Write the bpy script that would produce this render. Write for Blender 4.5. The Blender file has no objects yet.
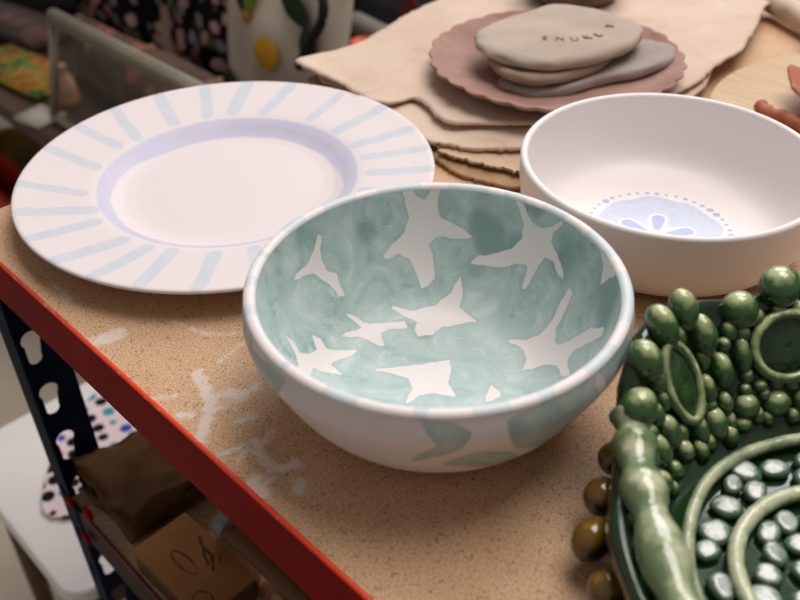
import bpy, bmesh, math, random
import numpy as np
from mathutils import Vector, Matrix, noise
random.seed(7)
PI = math.pi
scn = bpy.context.scene
COL = scn.collection

# ---------------------------------------------------------------- helpers
def srgb(r, g, b):
    f = lambda c: (c/255/12.92) if c/255 <= 0.04045 else ((c/255+0.055)/1.055)**2.4
    return (f(r), f(g), f(b), 1)

def tag(o, label=None, cat=None, group=None, kind=None):
    if label: o['label'] = label
    if cat: o['category'] = cat
    if group: o['group'] = group
    if kind: o['kind'] = kind
    return o

def empty(name, loc=(0, 0, 0), rz=0):
    o = bpy.data.objects.new(name, None)
    o.empty_display_size = 0.02
    COL.objects.link(o)
    o.location = loc
    o.rotation_euler = (0, 0, rz)
    return o

def obj(name, vf, mat, parent=None, smooth=True, loc=None):
    v, f = vf
    me = bpy.data.meshes.new(name)
    me.from_pydata([tuple(p) for p in v], [], f)
    me.update()
    if smooth:
        me.polygons.foreach_set('use_smooth', [True]*len(me.polygons))
    o = bpy.data.objects.new(name, me)
    COL.objects.link(o)
    if mat: me.materials.append(mat)
    if parent: o.parent = parent
    if loc is not None: o.location = loc
    return o

def join(*vfs):
    V, F = [], []
    for v, f in vfs:
        k = len(V)
        V += [tuple(p) for p in v]
        F += [tuple(i+k for i in q) for q in f]
    return V, F

def xf(vf, M):
    return [tuple(M @ Vector(p)) for p in vf[0]], vf[1]

def from_bm(bm):
    bm.verts.index_update()
    v = [tuple(x.co) for x in bm.verts]
    f = [tuple(w.index for w in q.verts) for q in bm.faces]
    bm.free()
    return v, f

def box(c, s, bev=0.0, seg=2):
    bm = bmesh.new()
    bmesh.ops.create_cube(bm, size=1)
    for v in bm.verts:
        v.co = Vector((c[0]+v.co.x*s[0], c[1]+v.co.y*s[1], c[2]+v.co.z*s[2]))
    if bev > 0:
        bmesh.ops.bevel(bm, geom=list(bm.edges), offset=bev, segments=seg, affect='EDGES')
    bmesh.ops.recalc_face_normals(bm, faces=bm.faces)
    return from_bm(bm)

def lathe(prof, segs=96, wob=None, close=False):
    """prof list of (r,z); wob(theta, i) -> (radius factor, dz)"""
    V, F = [], []
    n = len(prof)
    for i, (r, z) in enumerate(prof):
        for k in range(segs):
            t = 2*PI*k/segs
            fr, dz = wob(t, i) if wob else (1, 0)
            V.append((r*fr*math.cos(t), r*fr*math.sin(t), z+dz))
    for i in range(n-1):
        for k in range(segs):
            k2 = (k+1) % segs
            F.append((i*segs+k, i*segs+k2, (i+1)*segs+k2, (i+1)*segs+k))
    if not close:
        if prof[0][0] > 1e-6: F.append(tuple(reversed(range(segs))))
        if prof[-1][0] > 1e-6: F.append(tuple((n-1)*segs+k for k in range(segs)))
    return V, F

def tube(pts, r, segs=10, cap=True, flat=None):
    """swept tube along pts; r float or list"""
    P = [Vector(p) for p in pts]
    R = r if isinstance(r, (list, tuple)) else [r]*len(P)
    V, F = [], []
    up = Vector((0, 0, 1))
    for i, p in enumerate(P):
        d = (P[min(i+1, len(P)-1)]-P[max(i-1, 0)]).normalized()
        u = up if abs(d.dot(up)) < .95 else Vector((1, 0, 0))
        a = d.cross(u).normalized(); b = a.cross(d).normalized()
        for k in range(segs):
            t = 2*PI*k/segs
            V.append(tuple(p + a*math.cos(t)*R[i] + b*math.sin(t)*R[i]*(flat or 1)))
    for i in range(len(P)-1):
        for k in range(segs):
            k2 = (k+1) % segs
            F.append((i*segs+k, i*segs+k2, (i+1)*segs+k2, (i+1)*segs+k))
    if cap:
        F.append(tuple(reversed(range(segs))))
        F.append(tuple((len(P)-1)*segs+k for k in range(segs)))
    return V, F

def spline(ctrl, n=8, closed=False):
    """Catmull-Rom through control points"""
    C = [Vector(c) for c in ctrl]
    m = len(C); out = []
    rng = range(m) if closed else range(m-1)
    for i in rng:
        g = (lambda j: C[j % m]) if closed else (lambda j: C[max(0, min(m-1, j))])
        p0, p1, p2, p3 = g(i-1), g(i), g(i+1), g(i+2)
        for k in range(n):
            t = k/n
            out.append(0.5*((2*p1)+(p2-p0)*t+(2*p0-5*p1+4*p2-p3)*t*t+(3*p1-p0-3*p2+p3)*t**3))
    if not closed: out.append(C[-1])
    return out

def ellipsoid(c, r, rot=None, seg=16, rings=10):
    V, F = [], []
    M = rot.to_matrix() if rot is not None else Matrix.Identity(3)
    for i in range(rings+1):
        ph = PI*i/rings
        for k in range(seg):
            t = 2*PI*k/seg
            p = Vector((r[0]*math.sin(ph)*math.cos(t), r[1]*math.sin(ph)*math.sin(t), r[2]*math.cos(ph)))
            V.append(tuple(Vector(c)+M @ p))
    for i in range(rings):
        for k in range(seg):
            k2 = (k+1) % seg
            F.append((i*seg+k, (i+1)*seg+k, (i+1)*seg+k2, i*seg+k2))
    return V, F

def sheet(outline, zf, rings=26, jag=0.0, seed=0, n=10, centre=None, thick=0.0015):
    """thin irregular sheet: star-shaped outline (x,y), height function zf(x,y,edge)"""
    pts = spline([(x, y, 0) for x, y in outline], n, True)
    m = len(pts)
    cx, cy = centre or (sum(p.x for p in pts)/m, sum(p.y for p in pts)/m)
    V, F = [], []
    for i in range(rings+1):
        s = 0.02+0.98*(i/rings)**0.8
        for k, p in enumerate(pts):
            q = Vector((cx+(p.x-cx)*s, cy+(p.y-cy)*s, 0))
            if jag and i == rings:
                d = Vector((p.x-cx, p.y-cy, 0)).normalized()
                q += d*jag*(noise.noise((k*.9, seed*3.1, 0))+.6*noise.noise((k*2.7, seed, 5)))
            V.append((q.x, q.y, zf(q.x, q.y, i/rings)))
    F.append(tuple(range(m)))
    for i in range(rings):
        for k in range(m):
            k2 = (k+1) % m
            F.append((i*m+k, (i+1)*m+k, (i+1)*m+k2, i*m+k2))
    N = len(V)
    V += [(x, y, z-thick) for x, y, z in V]
    F += [tuple(reversed([i+N for i in f])) for f in F]
    for k in range(m):
        k2 = (k+1) % m
        a, b = rings*m+k, rings*m+k2
        F.append((a, a+N, b+N, b))
    return V, F

def plate_holes(name, outline, holes, thick, M, mat, parent):
    """flat metal strip with holes (filled 2D curve turned to a mesh)"""
    cu = bpy.data.curves.new(name, 'CURVE'); cu.dimensions = '2D'; cu.fill_mode = 'BOTH'
    cu.extrude = thick/2
    for loop in [outline]+holes:
        sp = cu.splines.new('POLY'); sp.points.add(len(loop)-1)
        for p, (x, y) in zip(sp.points, loop): p.co = (x, y, 0, 1)
        sp.use_cyclic_u = True
    tmp = bpy.data.objects.new(name+'_tmp', cu); COL.objects.link(tmp)
    dg = bpy.context.evaluated_depsgraph_get()
    me = bpy.data.meshes.new_from_object(tmp.evaluated_get(dg))
    v = [tuple(M @ x.co) for x in me.vertices]
    f = [tuple(q.vertices) for q in me.polygons]
    bpy.data.objects.remove(tmp); bpy.data.curves.remove(cu); bpy.data.meshes.remove(me)
    return obj(name, (v, f), mat, parent, smooth=False)

def set_attr(o, name, vals):
    a = o.data.attributes.new(name, 'FLOAT', 'POINT')
    a.data.foreach_set('value', np.asarray(vals, dtype=np.float32))

def sdf_poly(P, poly):
    """signed distance (negative inside) of points P to polygon"""
    A = np.array(poly, float); B = np.roll(A, -1, 0)
    best = np.full(len(P), 1e9); ins = np.zeros(len(P), bool)
    for a, b in zip(A, B):
        d = b-a
        t = np.clip(((P-a)@d)/(d@d+1e-15), 0, 1)
        best = np.minimum(best, np.hypot(*(P-a-t[:, None]*d).T))
        c = ((a[1] > P[:, 1]) != (b[1] > P[:, 1]))
        xi = a[0]+(P[:, 1]-a[1])*(b[0]-a[0])/((b[1]-a[1]) if abs(b[1]-a[1]) > 1e-12 else 1e-12)
        ins ^= c & (P[:, 0] < xi)
    return np.where(ins, -best, best)

def sdf_line(P, line, w):
    best = np.full(len(P), 1e9)
    for a, b in zip(line[:-1], line[1:]):
        a = np.array(a); b = np.array(b); d = b-a
        t = np.clip(((P-a)@d)/(d@d+1e-15), 0, 1)
        best = np.minimum(best, np.hypot(*(P-a-t[:, None]*d).T))
    return best-w

def noise_arr(P, scale, seed=0):
    return np.array([noise.noise((p[0]*scale+seed*7.3, p[1]*scale-seed*3.1, (p[2] if len(p) > 2 else 0)*scale+seed)) for p in P])

# ---------------------------------------------------------------- materials
class MT:
    def __init__(s, name, rough=0.5, spec=0.5):
        s.m = bpy.data.materials.new(name); s.m.use_nodes = True
        s.nt = s.m.node_tree; s.nodes = s.nt.nodes; s.links = s.nt.links
        s.b = s.nodes['Principled BSDF']
        s.b.inputs['Roughness'].default_value = rough
        s.b.inputs['Specular IOR Level'].default_value = spec
        s._co = None
    def co(s):
        if not s._co:
            s._co = s.nodes.new('ShaderNodeTexCoord')
        return s._co.outputs['Object']
    def noise(s, scale, detail=3, rough=0.5, dist=0, co=None):
        n = s.nodes.new('ShaderNodeTexNoise')
        n.inputs['Scale'].default_value = scale; n.inputs['Detail'].default_value = detail
        n.inputs['Roughness'].default_value = rough; n.inputs['Distortion'].default_value = dist
        s.links.new(co or s.co(), n.inputs['Vector']); return n.outputs['Fac']
    def vor(s, scale, feature='F1', out='Distance', rnd=1):
        n = s.nodes.new('ShaderNodeTexVoronoi'); n.feature = feature
        n.inputs['Scale'].default_value = scale; n.inputs['Randomness'].default_value = rnd
        s.links.new(s.co(), n.inputs['Vector']); return n.outputs[out]
    def ramp(s, fac, stops, interp='LINEAR'):
        r = s.nodes.new('ShaderNodeValToRGB'); r.color_ramp.interpolation = interp
        e = r.color_ramp.elements
        while len(e) < len(stops): e.new(0.5)
        for x, (p, c) in zip(e, stops): x.position = p; x.color = c if len(c) == 4 else (*c, 1)
        s.links.new(fac, r.inputs['Fac']); return r.outputs['Color']
    def mix(s, fac, a, b, mode='MIX'):
        n = s.nodes.new('ShaderNodeMix'); n.data_type = 'RGBA'; n.blend_type = mode
        for sock, v in ((n.inputs[0], fac), (n.inputs[6], a), (n.inputs[7], b)):
            if hasattr(v, 'is_linked') or hasattr(v, 'links'): s.links.new(v, sock)
            else: sock.default_value = v
        return n.outputs[2]
    def math(s, op, a, b=0.0, clamp=False):
        n = s.nodes.new('ShaderNodeMath'); n.operation = op; n.use_clamp = clamp
        for sock, v in ((n.inputs[0], a), (n.inputs[1], b)):
            if isinstance(v, (int, float)): sock.default_value = v
            else: s.links.new(v, sock)
        return n.outputs[0]
    def rng(s, v, a, b, c=0.0, d=1.0):
        n = s.nodes.new('ShaderNodeMapRange'); n.interpolation_type = 'SMOOTHSTEP'
        for i, x in zip((1, 2, 3, 4), (a, b, c, d)): n.inputs[i].default_value = x
        s.links.new(v, n.inputs[0]); return n.outputs[0]
    def attr(s, name):
        n = s.nodes.new('ShaderNodeAttribute'); n.attribute_name = name; return n.outputs['Fac']
    def color(s, c):
        if isinstance(c, tuple): s.b.inputs['Base Color'].default_value = c
        else: s.links.new(c, s.b.inputs['Base Color'])
        return s
    def bump(s, h, strength=0.3, dist=0.001):
        n = s.nodes.new('ShaderNodeBump'); n.inputs['Strength'].default_value = strength
        n.inputs['Distance'].default_value = dist
        s.links.new(h, n.inputs['Height']); s.links.new(n.outputs[0], s.b.inputs['Normal']); return s

def simple(name, c1, c2=None, scale=20, rough=0.6, bump=0, spec=0.4, bdist=0.001, bscale=None):
    t = MT(name, rough, spec)
    c2 = c2 or tuple([x*0.8 for x in c1[:3]]+[1])
    n = t.noise(scale, 4)
    t.color(t.ramp(n, [(0.35, c1), (0.65, c2)]))
    if bump: t.bump(t.noise(bscale or scale*3, 4), bump, bdist)
    return t.m

DATA = {"STARS":[[[-112.2,74.6],[-106.3,72.8],[-94.9,68.0],[-90.0,59.9],[-89.2,49.4],[-87.8,37.4],[-85.1,38.3],[-82.5,47.9],[-75.0,51.2],[-66.0,50.3],[-55.7,45.2],[-54.8,48.9],[-54.9,55.2],[-65.9,64.7],[-72.2,67.4],[-72.7,73.1],[-69.7,78.7],[-64.3,81.8],[-57.7,85.7],[-51.9,91.8],[-57.5,91.5],[-68.7,89.1],[-78.4,85.6],[-84.7,88.6],[-88.0,92.6],[-91.3,99.1],[-96.2,94.0],[-95.2,88.3],[-95.6,84.0],[-102.2,80.7],[-107.5,81.2]],[[-32.9,130.7],[-27.8,131.9],[-22.2,128.2],[-13.8,123.1],[-3.5,122.3],[5.1,126.9],[13.8,132.9],[13.4,130.7],[6.3,123.2],[6.1,116.7],[15.5,111.2],[22.5,103.4],[25.4,99.3],[21.1,100.7],[13.5,107.5],[4.8,108.1],[2.0,101.4],[0.4,93.4],[-0.1,84.8],[-2.4,83.8],[-3.3,90.2],[-5.2,97.8],[-8.7,98.0],[-15.4,94.0],[-21.3,89.2],[-33.1,83.8],[-42.4,78.4],[-40.4,84.6],[-32.0,92.0],[-21.8,101.3],[-17.8,111.1],[-19.3,119.0],[-26.4,126.4]],[[-122.6,-4.9],[-120.1,-3.2],[-113.1,-7.2],[-107.0,-8.5],[-99.9,-6.9],[-94.9,-0.1],[-89.3,-0.9],[-81.7,-1.0],[-82.5,-3.9],[-88.8,-5.8],[-96.8,-12.2],[-103.2,-19.0],[-103.2,-28.2],[-101.6,-37.9],[-105.0,-34.3],[-107.6,-22.5],[-114.5,-11.8],[-119.7,-7.3]],[[-70.5,-5.8],[-64.9,-1.0],[-57.5,3.1],[-53.9,10.1],[-46.4,20.9],[-42.1,18.5],[-49.1,10.6],[-49.2,4.5],[-46.0,1.3],[-40.0,-2.2],[-41.9,-4.1],[-50.0,-4.5],[-55.8,-8.5],[-59.9,-17.7],[-61.1,-14.0],[-58.4,-6.3],[-58.9,-2.1],[-65.0,-3.4]],[[-58.5,22.4],[-48.6,30.5],[-42.1,42.7],[-40.4,55.6],[-42.5,67.0],[-34.7,59.5],[-30.3,52.0],[-16.3,50.8],[-21.5,44.5],[-27.6,34.7],[-27.0,24.7],[-31.6,18.0],[-38.0,20.9],[-41.0,27.6],[-49.7,24.7]],[[-68.3,-63.8],[-63.7,-58.4],[-56.8,-57.0],[-56.1,-47.0],[-58.0,-39.9],[-66.1,-38.2],[-62.8,-33.7],[-56.3,-33.3],[-52.6,-26.1],[-47.7,-15.7],[-46.9,-19.6],[-48.7,-34.2],[-46.6,-38.4],[-37.9,-36.2],[-43.1,-43.9],[-47.7,-52.2],[5.5,-134.6],[6.9,-134.6],[1.2,-134.8],[-49.5,-64.5],[-56.7,-61.9]],[[-27.2,-19.0],[-16.9,-5.6],[-3.7,13.9],[3.2,7.9],[6.1,1.3],[17.6,-4.4],[7.9,-9.2],[4.1,-16.0],[3.3,-25.7],[-2.1,-16.1],[-9.4,-10.9],[-20.2,-15.2]],[[10.0,51.5],[18.8,56.9],[25.4,62.7],[28.5,71.7],[29.4,84.4],[33.2,94.5],[37.8,92.4],[35.5,83.7],[33.6,69.9],[37.3,61.8],[42.5,60.1],[51.4,65.6],[66.7,71.8],[83.2,69.4],[84.2,64.9],[68.6,63.1],[58.0,59.9],[54.9,53.9],[57.9,47.9],[64.9,42.5],[58.6,41.6],[49.5,48.4],[40.1,47.6],[31.2,38.3],[28.0,46.3],[19.7,51.2]],[[26.6,16.3],[31.5,15.8],[35.9,13.3],[32.9,5.3],[29.5,10.4]],[[38.5,129.1],[61.5,119.9],[67.7,109.3],[65.5,98.9],[77.1,101.2],[89.4,100.9],[77.4,110.3],[61.5,119.9],[48.0,125.9],[35.4,130.0]]],"EXT":[[[308.9,74.2],[317.2,72.9],[322.8,66.2],[320.3,56.1],[314.7,46.8],[306.1,35.9],[308.8,48.6],[313.9,59.0],[311.1,67.2]],[[314.9,34.6],[320.7,46.0],[326.6,48.8],[335.8,39.2],[344.1,16.8],[327.2,25.7]],[[331.0,70.4],[333.0,54.5],[337.3,40.6],[354.5,22.3],[3.2,30.8],[356.1,56.4],[0.5,72.0],[342.9,74.6],[336.8,72.2]],[[6.5,35.3],[10.8,43.5],[17.6,59.4],[23.6,72.0],[15.1,75.9],[4.1,67.4]],[[248.8,66.9],[252.6,56.1],[255.5,43.6],[259.9,36.3],[259.9,35.6],[270.7,71.1],[264.6,71.7]]],"STAINS":[[[[0.1963,0.032],[0.2092,0.027],[0.2211,0.0238],[0.2323,0.0123],[0.2418,0.0021]],0.0044],[[[0.2209,0.0342],[0.2306,0.0375],[0.2292,0.049]],0.0039],[[[0.2288,0.021],[0.2274,0.0321]],0.0024],[[[0.2177,0.0051],[0.2228,0.009]],0.0029],[[[0.2454,0.0253],[0.2478,0.0324]],0.0029],[[[0.2661,0.0224],[0.276,0.0173],[0.287,0.0173],[0.2933,0.0271]],0.0037],[[[0.269,0.0214],[0.2634,0.0332]],0.0024],[[[0.2585,0.0036],[0.2619,0.0144]],0.0022],[[[0.2691,0.0067],[0.2655,0.0142]],0.0022],[[[0.2875,0.0037],[0.2951,0.0027]],0.0054],[[[0.304,0.0201],[0.3079,0.0171]],0.0039],[[[0.1439,0.0482],[0.1704,0.0565],[0.1837,0.072]],0.0015],[[[0.1958,0.0009],[0.2022,0.0115]],0.0017],[[[0.1967,0.0462],[0.1911,0.0694]],0.0015],[[[0.1265,0.0062],[0.1293,0.0172]],0.006],[[[0.2915,0.0015],[0.2906,0.0119]],0.003],[[[0.0529,0.0126],[0.0754,0.0131]],0.003]],"DARK":[[-108.5,35.4,13.022081246866799,0.5],[-40.0,100.5,16.722063269824094,1],[-13.3,134.1,10.818156035110606,0.6],[-21.0,133.1,7.611386207518316,0.6],[-22.2,101.9,14.82798030751322,0.6],[51.8,123.6,7.732541626140787,0.7],[74.4,88.8,35.4139661715544,0.7],[64.8,71.4,17.336853809154654,0.5],[-129.9,-15.3,27.357201976810426,0.35],[-30.3,21.9,7.997905975941456,0.4],[-78.0,109.9,10.889003627513398,0.5],[-51.3,103.2,14.786321381601297,0.8],[29.5,115.6,26.623035138766582,0.5],[-71.4,-40.9,15.373564973681285,0.3]]}
# ================================================================ SHELVING UNIT
m_red = simple('red_enamel', srgb(148, 7, 8), srgb(130, 6, 7), 25, 0.6, spec=0.06)
def m_lip():
    t = MT('red_enamel_lit_worn_edge', 0.35, 0.5)
    n = t.noise(160, 5, 0.6)
    t.color(t.ramp(n, [(0.0, srgb(255, 78, 26)), (0.60, srgb(250, 62, 20)), (0.68, srgb(240, 170, 140)), (0.76, srgb(150, 80, 60))]))  # pale and brown chips are wear; orange red paints in light on the edge
    return t.m
m_lip = m_lip()
m_blue = simple('dark_blue_steel', srgb(18, 38, 66), srgb(12, 26, 46), 40, 0.7, spec=0.12)

def mat_board():
    t = MT('chipboard', 0.62, 0.3)
    big = t.noise(9, 4, 0.6)
    base = t.ramp(big, [(0.3, srgb(212, 172, 134)), (0.7, srgb(228, 194, 158))])
    gr = t.noise(850, 3, 0.7)
    base = t.mix(t.rng(gr, 0.40, 0.58), t.mix(0.62, base, srgb(158, 110, 70)), base)
    v = t.vor(430)
    sp = t.math('MULTIPLY', t.rng(v, 0.14, 0.40, 1, 0), t.rng(t.noise(150, 2), 0.46, 0.58))
    base = t.mix(t.math('MULTIPLY', sp, 0.7), base, srgb(98, 62, 38))
    v2 = t.vor(330)
    sp2 = t.math('MULTIPLY', t.rng(v2, 0.1, 0.3, 1, 0), t.rng(t.noise(90, 2), 0.52, 0.66))
    base = t.mix(t.math('MULTIPLY', sp2, 0.6), base, srgb(240, 215, 185))
    st = t.attr('stain')
    brk = t.math('ADD', st, t.math('MULTIPLY', t.math('SUBTRACT', t.noise(190, 6, 0.7), 0.5), 0.015))
    base = t.mix(t.rng(brk, -0.0030, 0.0016, 0.75, 0), base, srgb(228, 214, 204))
    t.color(base)
    t.bump(gr, 0.12, 0.0006)
    return t.m
m_board = mat_board()

shelf = empty('shelving_unit', (-0.07, 0, -0.9))
tag(shelf, 'boltless shelving unit with red beams, blue perforated posts and worn chipboard shelves', 'shelf')
SX = 0.07; SZ = 0.9      # local offset: world = local + (-0.07, 0, -0.9)
def sv(vf): return [(x+SX, y, z+SZ) for x, y, z in vf[0]], vf[1]

def board_mesh():
    xs = list(np.arange(-0.0685, 0.46, 0.0025))+list(np.linspace(0.47, 1.25, 14))
    ys = list(np.arange(0.0006, 0.2, 0.0025))+list(np.linspace(0.21, 0.95, 16))
    nx, ny = len(xs), len(ys)
    V = [(x, y, 0) for y in ys for x in xs]
    F = [(j*nx+i, j*nx+i+1, (j+1)*nx+i+1, (j+1)*nx+i) for j in range(ny-1) for i in range(nx-1)]
    N = len(V)
    c = [(xs[0], ys[0]), (xs[-1], ys[0]), (xs[-1], ys[-1]), (xs[0], ys[-1])]
    V += [(x, y, -0.016) for x, y in c]
    F.append((N+3, N+2, N+1, N))
    edge = [list(range(nx)), [j*nx+nx-1 for j in range(ny)], [(ny-1)*nx+i for i in range(nx-1, -1, -1)], [j*nx for j in range(ny-1, -1, -1)]]
    for k in range(4): F.append(tuple(reversed(edge[k]))[:0] or tuple([N+k, N+(k+1) % 4]+list(reversed(edge[k]))))
    return V, F
bv = board_mesh()
top = obj('shelf_board', sv(bv), m_board, shelf, smooth=False)
BP2 = np.array([p[:2] for p in bv[0]])
stv = np.full(len(BP2), 1.0)
near = (BP2[:, 0] < 0.45) & (BP2[:, 1] < 0.21)
for line, w in DATA['STAINS']:
    stv[near] = np.minimum(stv[near], sdf_line(BP2[near], line, w))
set_attr(top, 'stain', stv)

def beam(parent, x0, x1, y0, y1, z0, z1, along='x'):
    f = obj('beam', sv(box(((x0+x1)/2, (y0+y1)/2, (z0+z1)/2), (x1-x0, y1-y0, z1-z0), 0.0006)), m_red, parent, smooth=False)
    return f
# front beam + worn top lip, coloured brighter as if light strikes it
fb = beam(shelf, -0.0695, 1.25, -0.0025, -0.0002, -0.0435, 0.0004)
obj('beam_edge', sv(tube([(-0.0695, -0.0013, 0.0007), (0.3, -0.0013, 0.0007), (1.25, -0.0013, 0.0007)], 0.0014, 8)), m_lip, fb)['label'] = 'scuffed red top edge, painted brighter as if lit'
eb = beam(shelf, -0.0712, -0.0690, 0.0, 0.95, -0.0435, 0.0004)
bb_ = beam(shelf, -0.0695, 1.25, 0.9505, 0.9525, -0.0435, 0.0004)

def keyhole(cx, cy, s=1.0):
    P = []
    for k in range(15):
        a = math.radians(-35+250*k/14); P.append((cx+0.0088*s*math.cos(a), cy+0.009*s+0.0088*s*math.sin(a)))
    for k in range(13):
        a = math.radians(165+210*k/12); P.append((cx-0.0012*s+0.0062*s*math.cos(a), cy-0.011*s+0.0062*s*math.sin(a)))
    return P

def post(x, y, sx, sy):
    """L-shaped perforated upright; flanges run towards +sx and +sy"""
    zt = 0.0
    p = obj('post', ([], []), m_blue, shelf)
    zs = [-0.128-0.0580*k for k in range(-2, 13)]
    zs = [z for z in zs if z < -0.055]
    o1 = [(0, -0.899), (0.046, -0.899), (0.046, zt-0.002), (0, zt-0.002)]
    M1 = Matrix(((0, 0, 1, x+SX), (sy, 0, 0, y), (0, 1, 0, SZ), (0, 0, 0, 1)))
    plate_holes('end_flange', o1, [keyhole(0.0195, z) for z in zs], 0.0016, M1, m_blue, p)
    M2 = Matrix(((sx, 0, 0, x+SX), (0, 0, 1, y), (0, 1, 0, SZ), (0, 0, 0, 1)))
    o2 = [(0, -0.899), (0.032, -0.899), (0.032, zt-0.002), (0, zt-0.002)]
    plate_holes('front_flange', o2, [keyhole(0.017, z+0.02, 0.8) for z in zs], 0.0016, M2, m_blue, p)
    return p
def post_simple(x, y, sx, sy):
    v = join(box((x+sx*.02+SX, y, SZ-0.45), (0.04, .0016, 0.898)), box((x+SX, y+sy*.02, SZ-0.45), (0.0016, .04, 0.898)))
    return obj('post', v, m_blue, shelf, smooth=False)
def post_front(x, y):
    zs = [-0.1315-0.0590*k for k in range(0, 13)]
    o1 = [(0, -0.899), (0.046, -0.899), (0.046, -0.002), (0, -0.002)]
    M1 = Matrix(((0, 0, 1, x+SX), (1, 0, 0, y), (0, 1, 0, SZ), (0, 0, 0, 1)))
    p = plate_holes('post', o1, [keyhole(0.0195, z) for z in zs], 0.0016, M1, m_blue, shelf)
    M2 = Matrix(((1, 0, 0, x+SX), (0, 0, 1, y), (0, 1, 0, SZ), (0, 0, 0, 1)))
    o2 = [(0, -0.899), (0.026, -0.899), (0.026, -0.002), (0, -0.002)]
    plate_holes('front_flange', o2, [keyhole(0.014, z+0.02, 0.6) for z in zs if z < -0.3], 0.0016, M2, m_blue, p)
    for z in (-0.262, -0.285, -0.30):
        pass
    return p
pf = post_front(-0.0665, 0.0012)
post_simple(1.248, 0.0012, -1, 1); post_simple(-0.0665, 0.949, 1, -1); post_simple(1.248, 0.949, -1, -1)
# lower shelf: beam and board
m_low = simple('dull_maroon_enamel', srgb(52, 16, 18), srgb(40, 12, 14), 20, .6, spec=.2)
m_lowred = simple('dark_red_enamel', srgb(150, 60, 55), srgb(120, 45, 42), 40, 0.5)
LZ = -0.302
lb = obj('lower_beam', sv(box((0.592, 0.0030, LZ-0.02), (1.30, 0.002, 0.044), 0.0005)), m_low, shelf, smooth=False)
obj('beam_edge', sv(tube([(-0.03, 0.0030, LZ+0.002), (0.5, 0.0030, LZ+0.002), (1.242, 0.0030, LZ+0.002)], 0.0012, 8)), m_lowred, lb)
obj('lower_board', sv(box((0.592, 0.476, LZ-0.009), (1.30, 0.940, 0.016), 0.001)), m_board, shelf, smooth=False)
CLIPS = ((-0.036, -0.284), (0.006, -0.264), (-0.026, -0.328))
for x, z in CLIPS:
    obj('clip', sv(box((x, -0.002, z), (0.012, 0.004, 0.012), 0.001)), m_red, shelf)['label'] = 'small red shelf clip'

# ================================================================ PLATE
def mat_plate():
    t = MT('painted_plate', 0.55, 0.3)
    w = srgb(234, 223, 222)
    n = t.noise(60, 4, 0.6)
    ring = t.rng(t.attr('ring'), -0.0012, 0.0012, 1, 0)
    c = t.mix(t.math('MULTIPLY', ring, t.rng(n, 0.2, 0.8, 0.72, 1.0)), w, srgb(203, 201, 224))
    stp = t.rng(t.attr('strokes'), -0.0012, 0.0010, 1, 0)
    c = t.mix(t.math('MULTIPLY', stp, t.rng(n, 0.25, 0.75, 0.6, 1.0)), c, srgb(203, 211, 220))
    t.color(c); t.bump(t.noise(35, 2), 0.03, 0.001)
    return t.m
PR_, PZ = 0.1574, 0.022
def plate_prof():
    top = [(0, .0052), (.03, .0052), (.06, .0053), (.072, .0056), (.080, .0068), (.086, .0092), (.092, .0122), (.098, .0145), (.104, .0158), (.112, .0167), (.125, .0180), (.140, .0197), (.150, .0212)]
    s = []
    for i in range(len(top)-1):
        (a, b), (c, d) = top[i], top[i+1]
        k = max(2, int((c-a)/0.0016))
        s += [(a+(c-a)*j/k, b+(d-b)*j/k) for j in range(k)]
    s += [(.150, .0212), (.1535, .0218), (.1558, .0221), (.1571, .0215), (.1574, .0204), (.1566, .0192), (.154, .0183)]
    s += [(.14, .0160), (.12, .0130), (.104, .0112), (.096, .0085), (.090, .004), (.088, .0004), (.084, 0), (.081, .0012), (.05, .0020), (0.0005, .0020)]
    s[0] = (0.0005, .0052)
    return s
plate = obj('ceramic_plate', lathe(plate_prof(), 480), mat_plate(), loc=(0.0395, 0.1696, 0.0004))
tag(plate, 'large white ceramic plate with lavender ring and pale blue brush strokes on the rim', 'plate')
V = np.array([v.co[:] for v in plate.data.vertices]); R_ = np.hypot(V[:, 0], V[:, 1]); TH = np.arctan2(V[:, 1], V[:, 0]); topm = V[:, 2] > 0.0048
nz = noise_arr(V*1.0, 28, 1); nz2 = noise_arr(V, 90, 2)
deg = np.degrees(TH)
inner = np.interp(deg, [-180, -150, -118, -88, -58, -30, 0, 37, 63, 95, 125, 150, 180], [.080, .085, .0885, .0915, .0925, .0930, .0915, .0890, .0815, .0795, .0775, .0785, .080])
ring = np.maximum(inner+0.0018*nz+0.0006*nz2-R_, R_-(0.0985+0.0010*nz))
ring[(V[:, 2] < 0.005) | (R_ > .13)] = 0.02
set_attr(plate, 'ring', ring)
sa = [-147.7, -162.5, -176.9, 167.6, 152, 138.0, 122.5, 104.0, 86.5, 69, 55.8, 43, 29, 15, 1, -14, -28, -42.9, -57, -69.5, -82.5, -96.5, -111, -127]
stroke = np.full(len(V), 0.05)
for i, a in enumerate(sa):
    rr = random.Random(i)
    a0 = math.radians(a); sk = math.radians(rr.uniform(-2, 4)+(3 if abs(a) > 120 else 1))
    r1, r0 = 0.1515+rr.uniform(-.002, .002), 0.1075+rr.uniform(-.003, .002)
    P0 = (r0*math.cos(a0+sk), r0*math.sin(a0+sk)); P1 = (r1*math.cos(a0), r1*math.sin(a0))
    pm = ((P0[0]+P1[0])/2, (P0[1]+P1[1])/2)
    stroke = np.minimum(stroke, sdf_line(V[:, :2], [P0, pm, P1], 0.0054+rr.uniform(-.0007, .0008)))
stroke += 0.0009*nz2
stroke[V[:, 2] < 0.0140] = 0.05
set_attr(plate, 'strokes', stroke)

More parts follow.
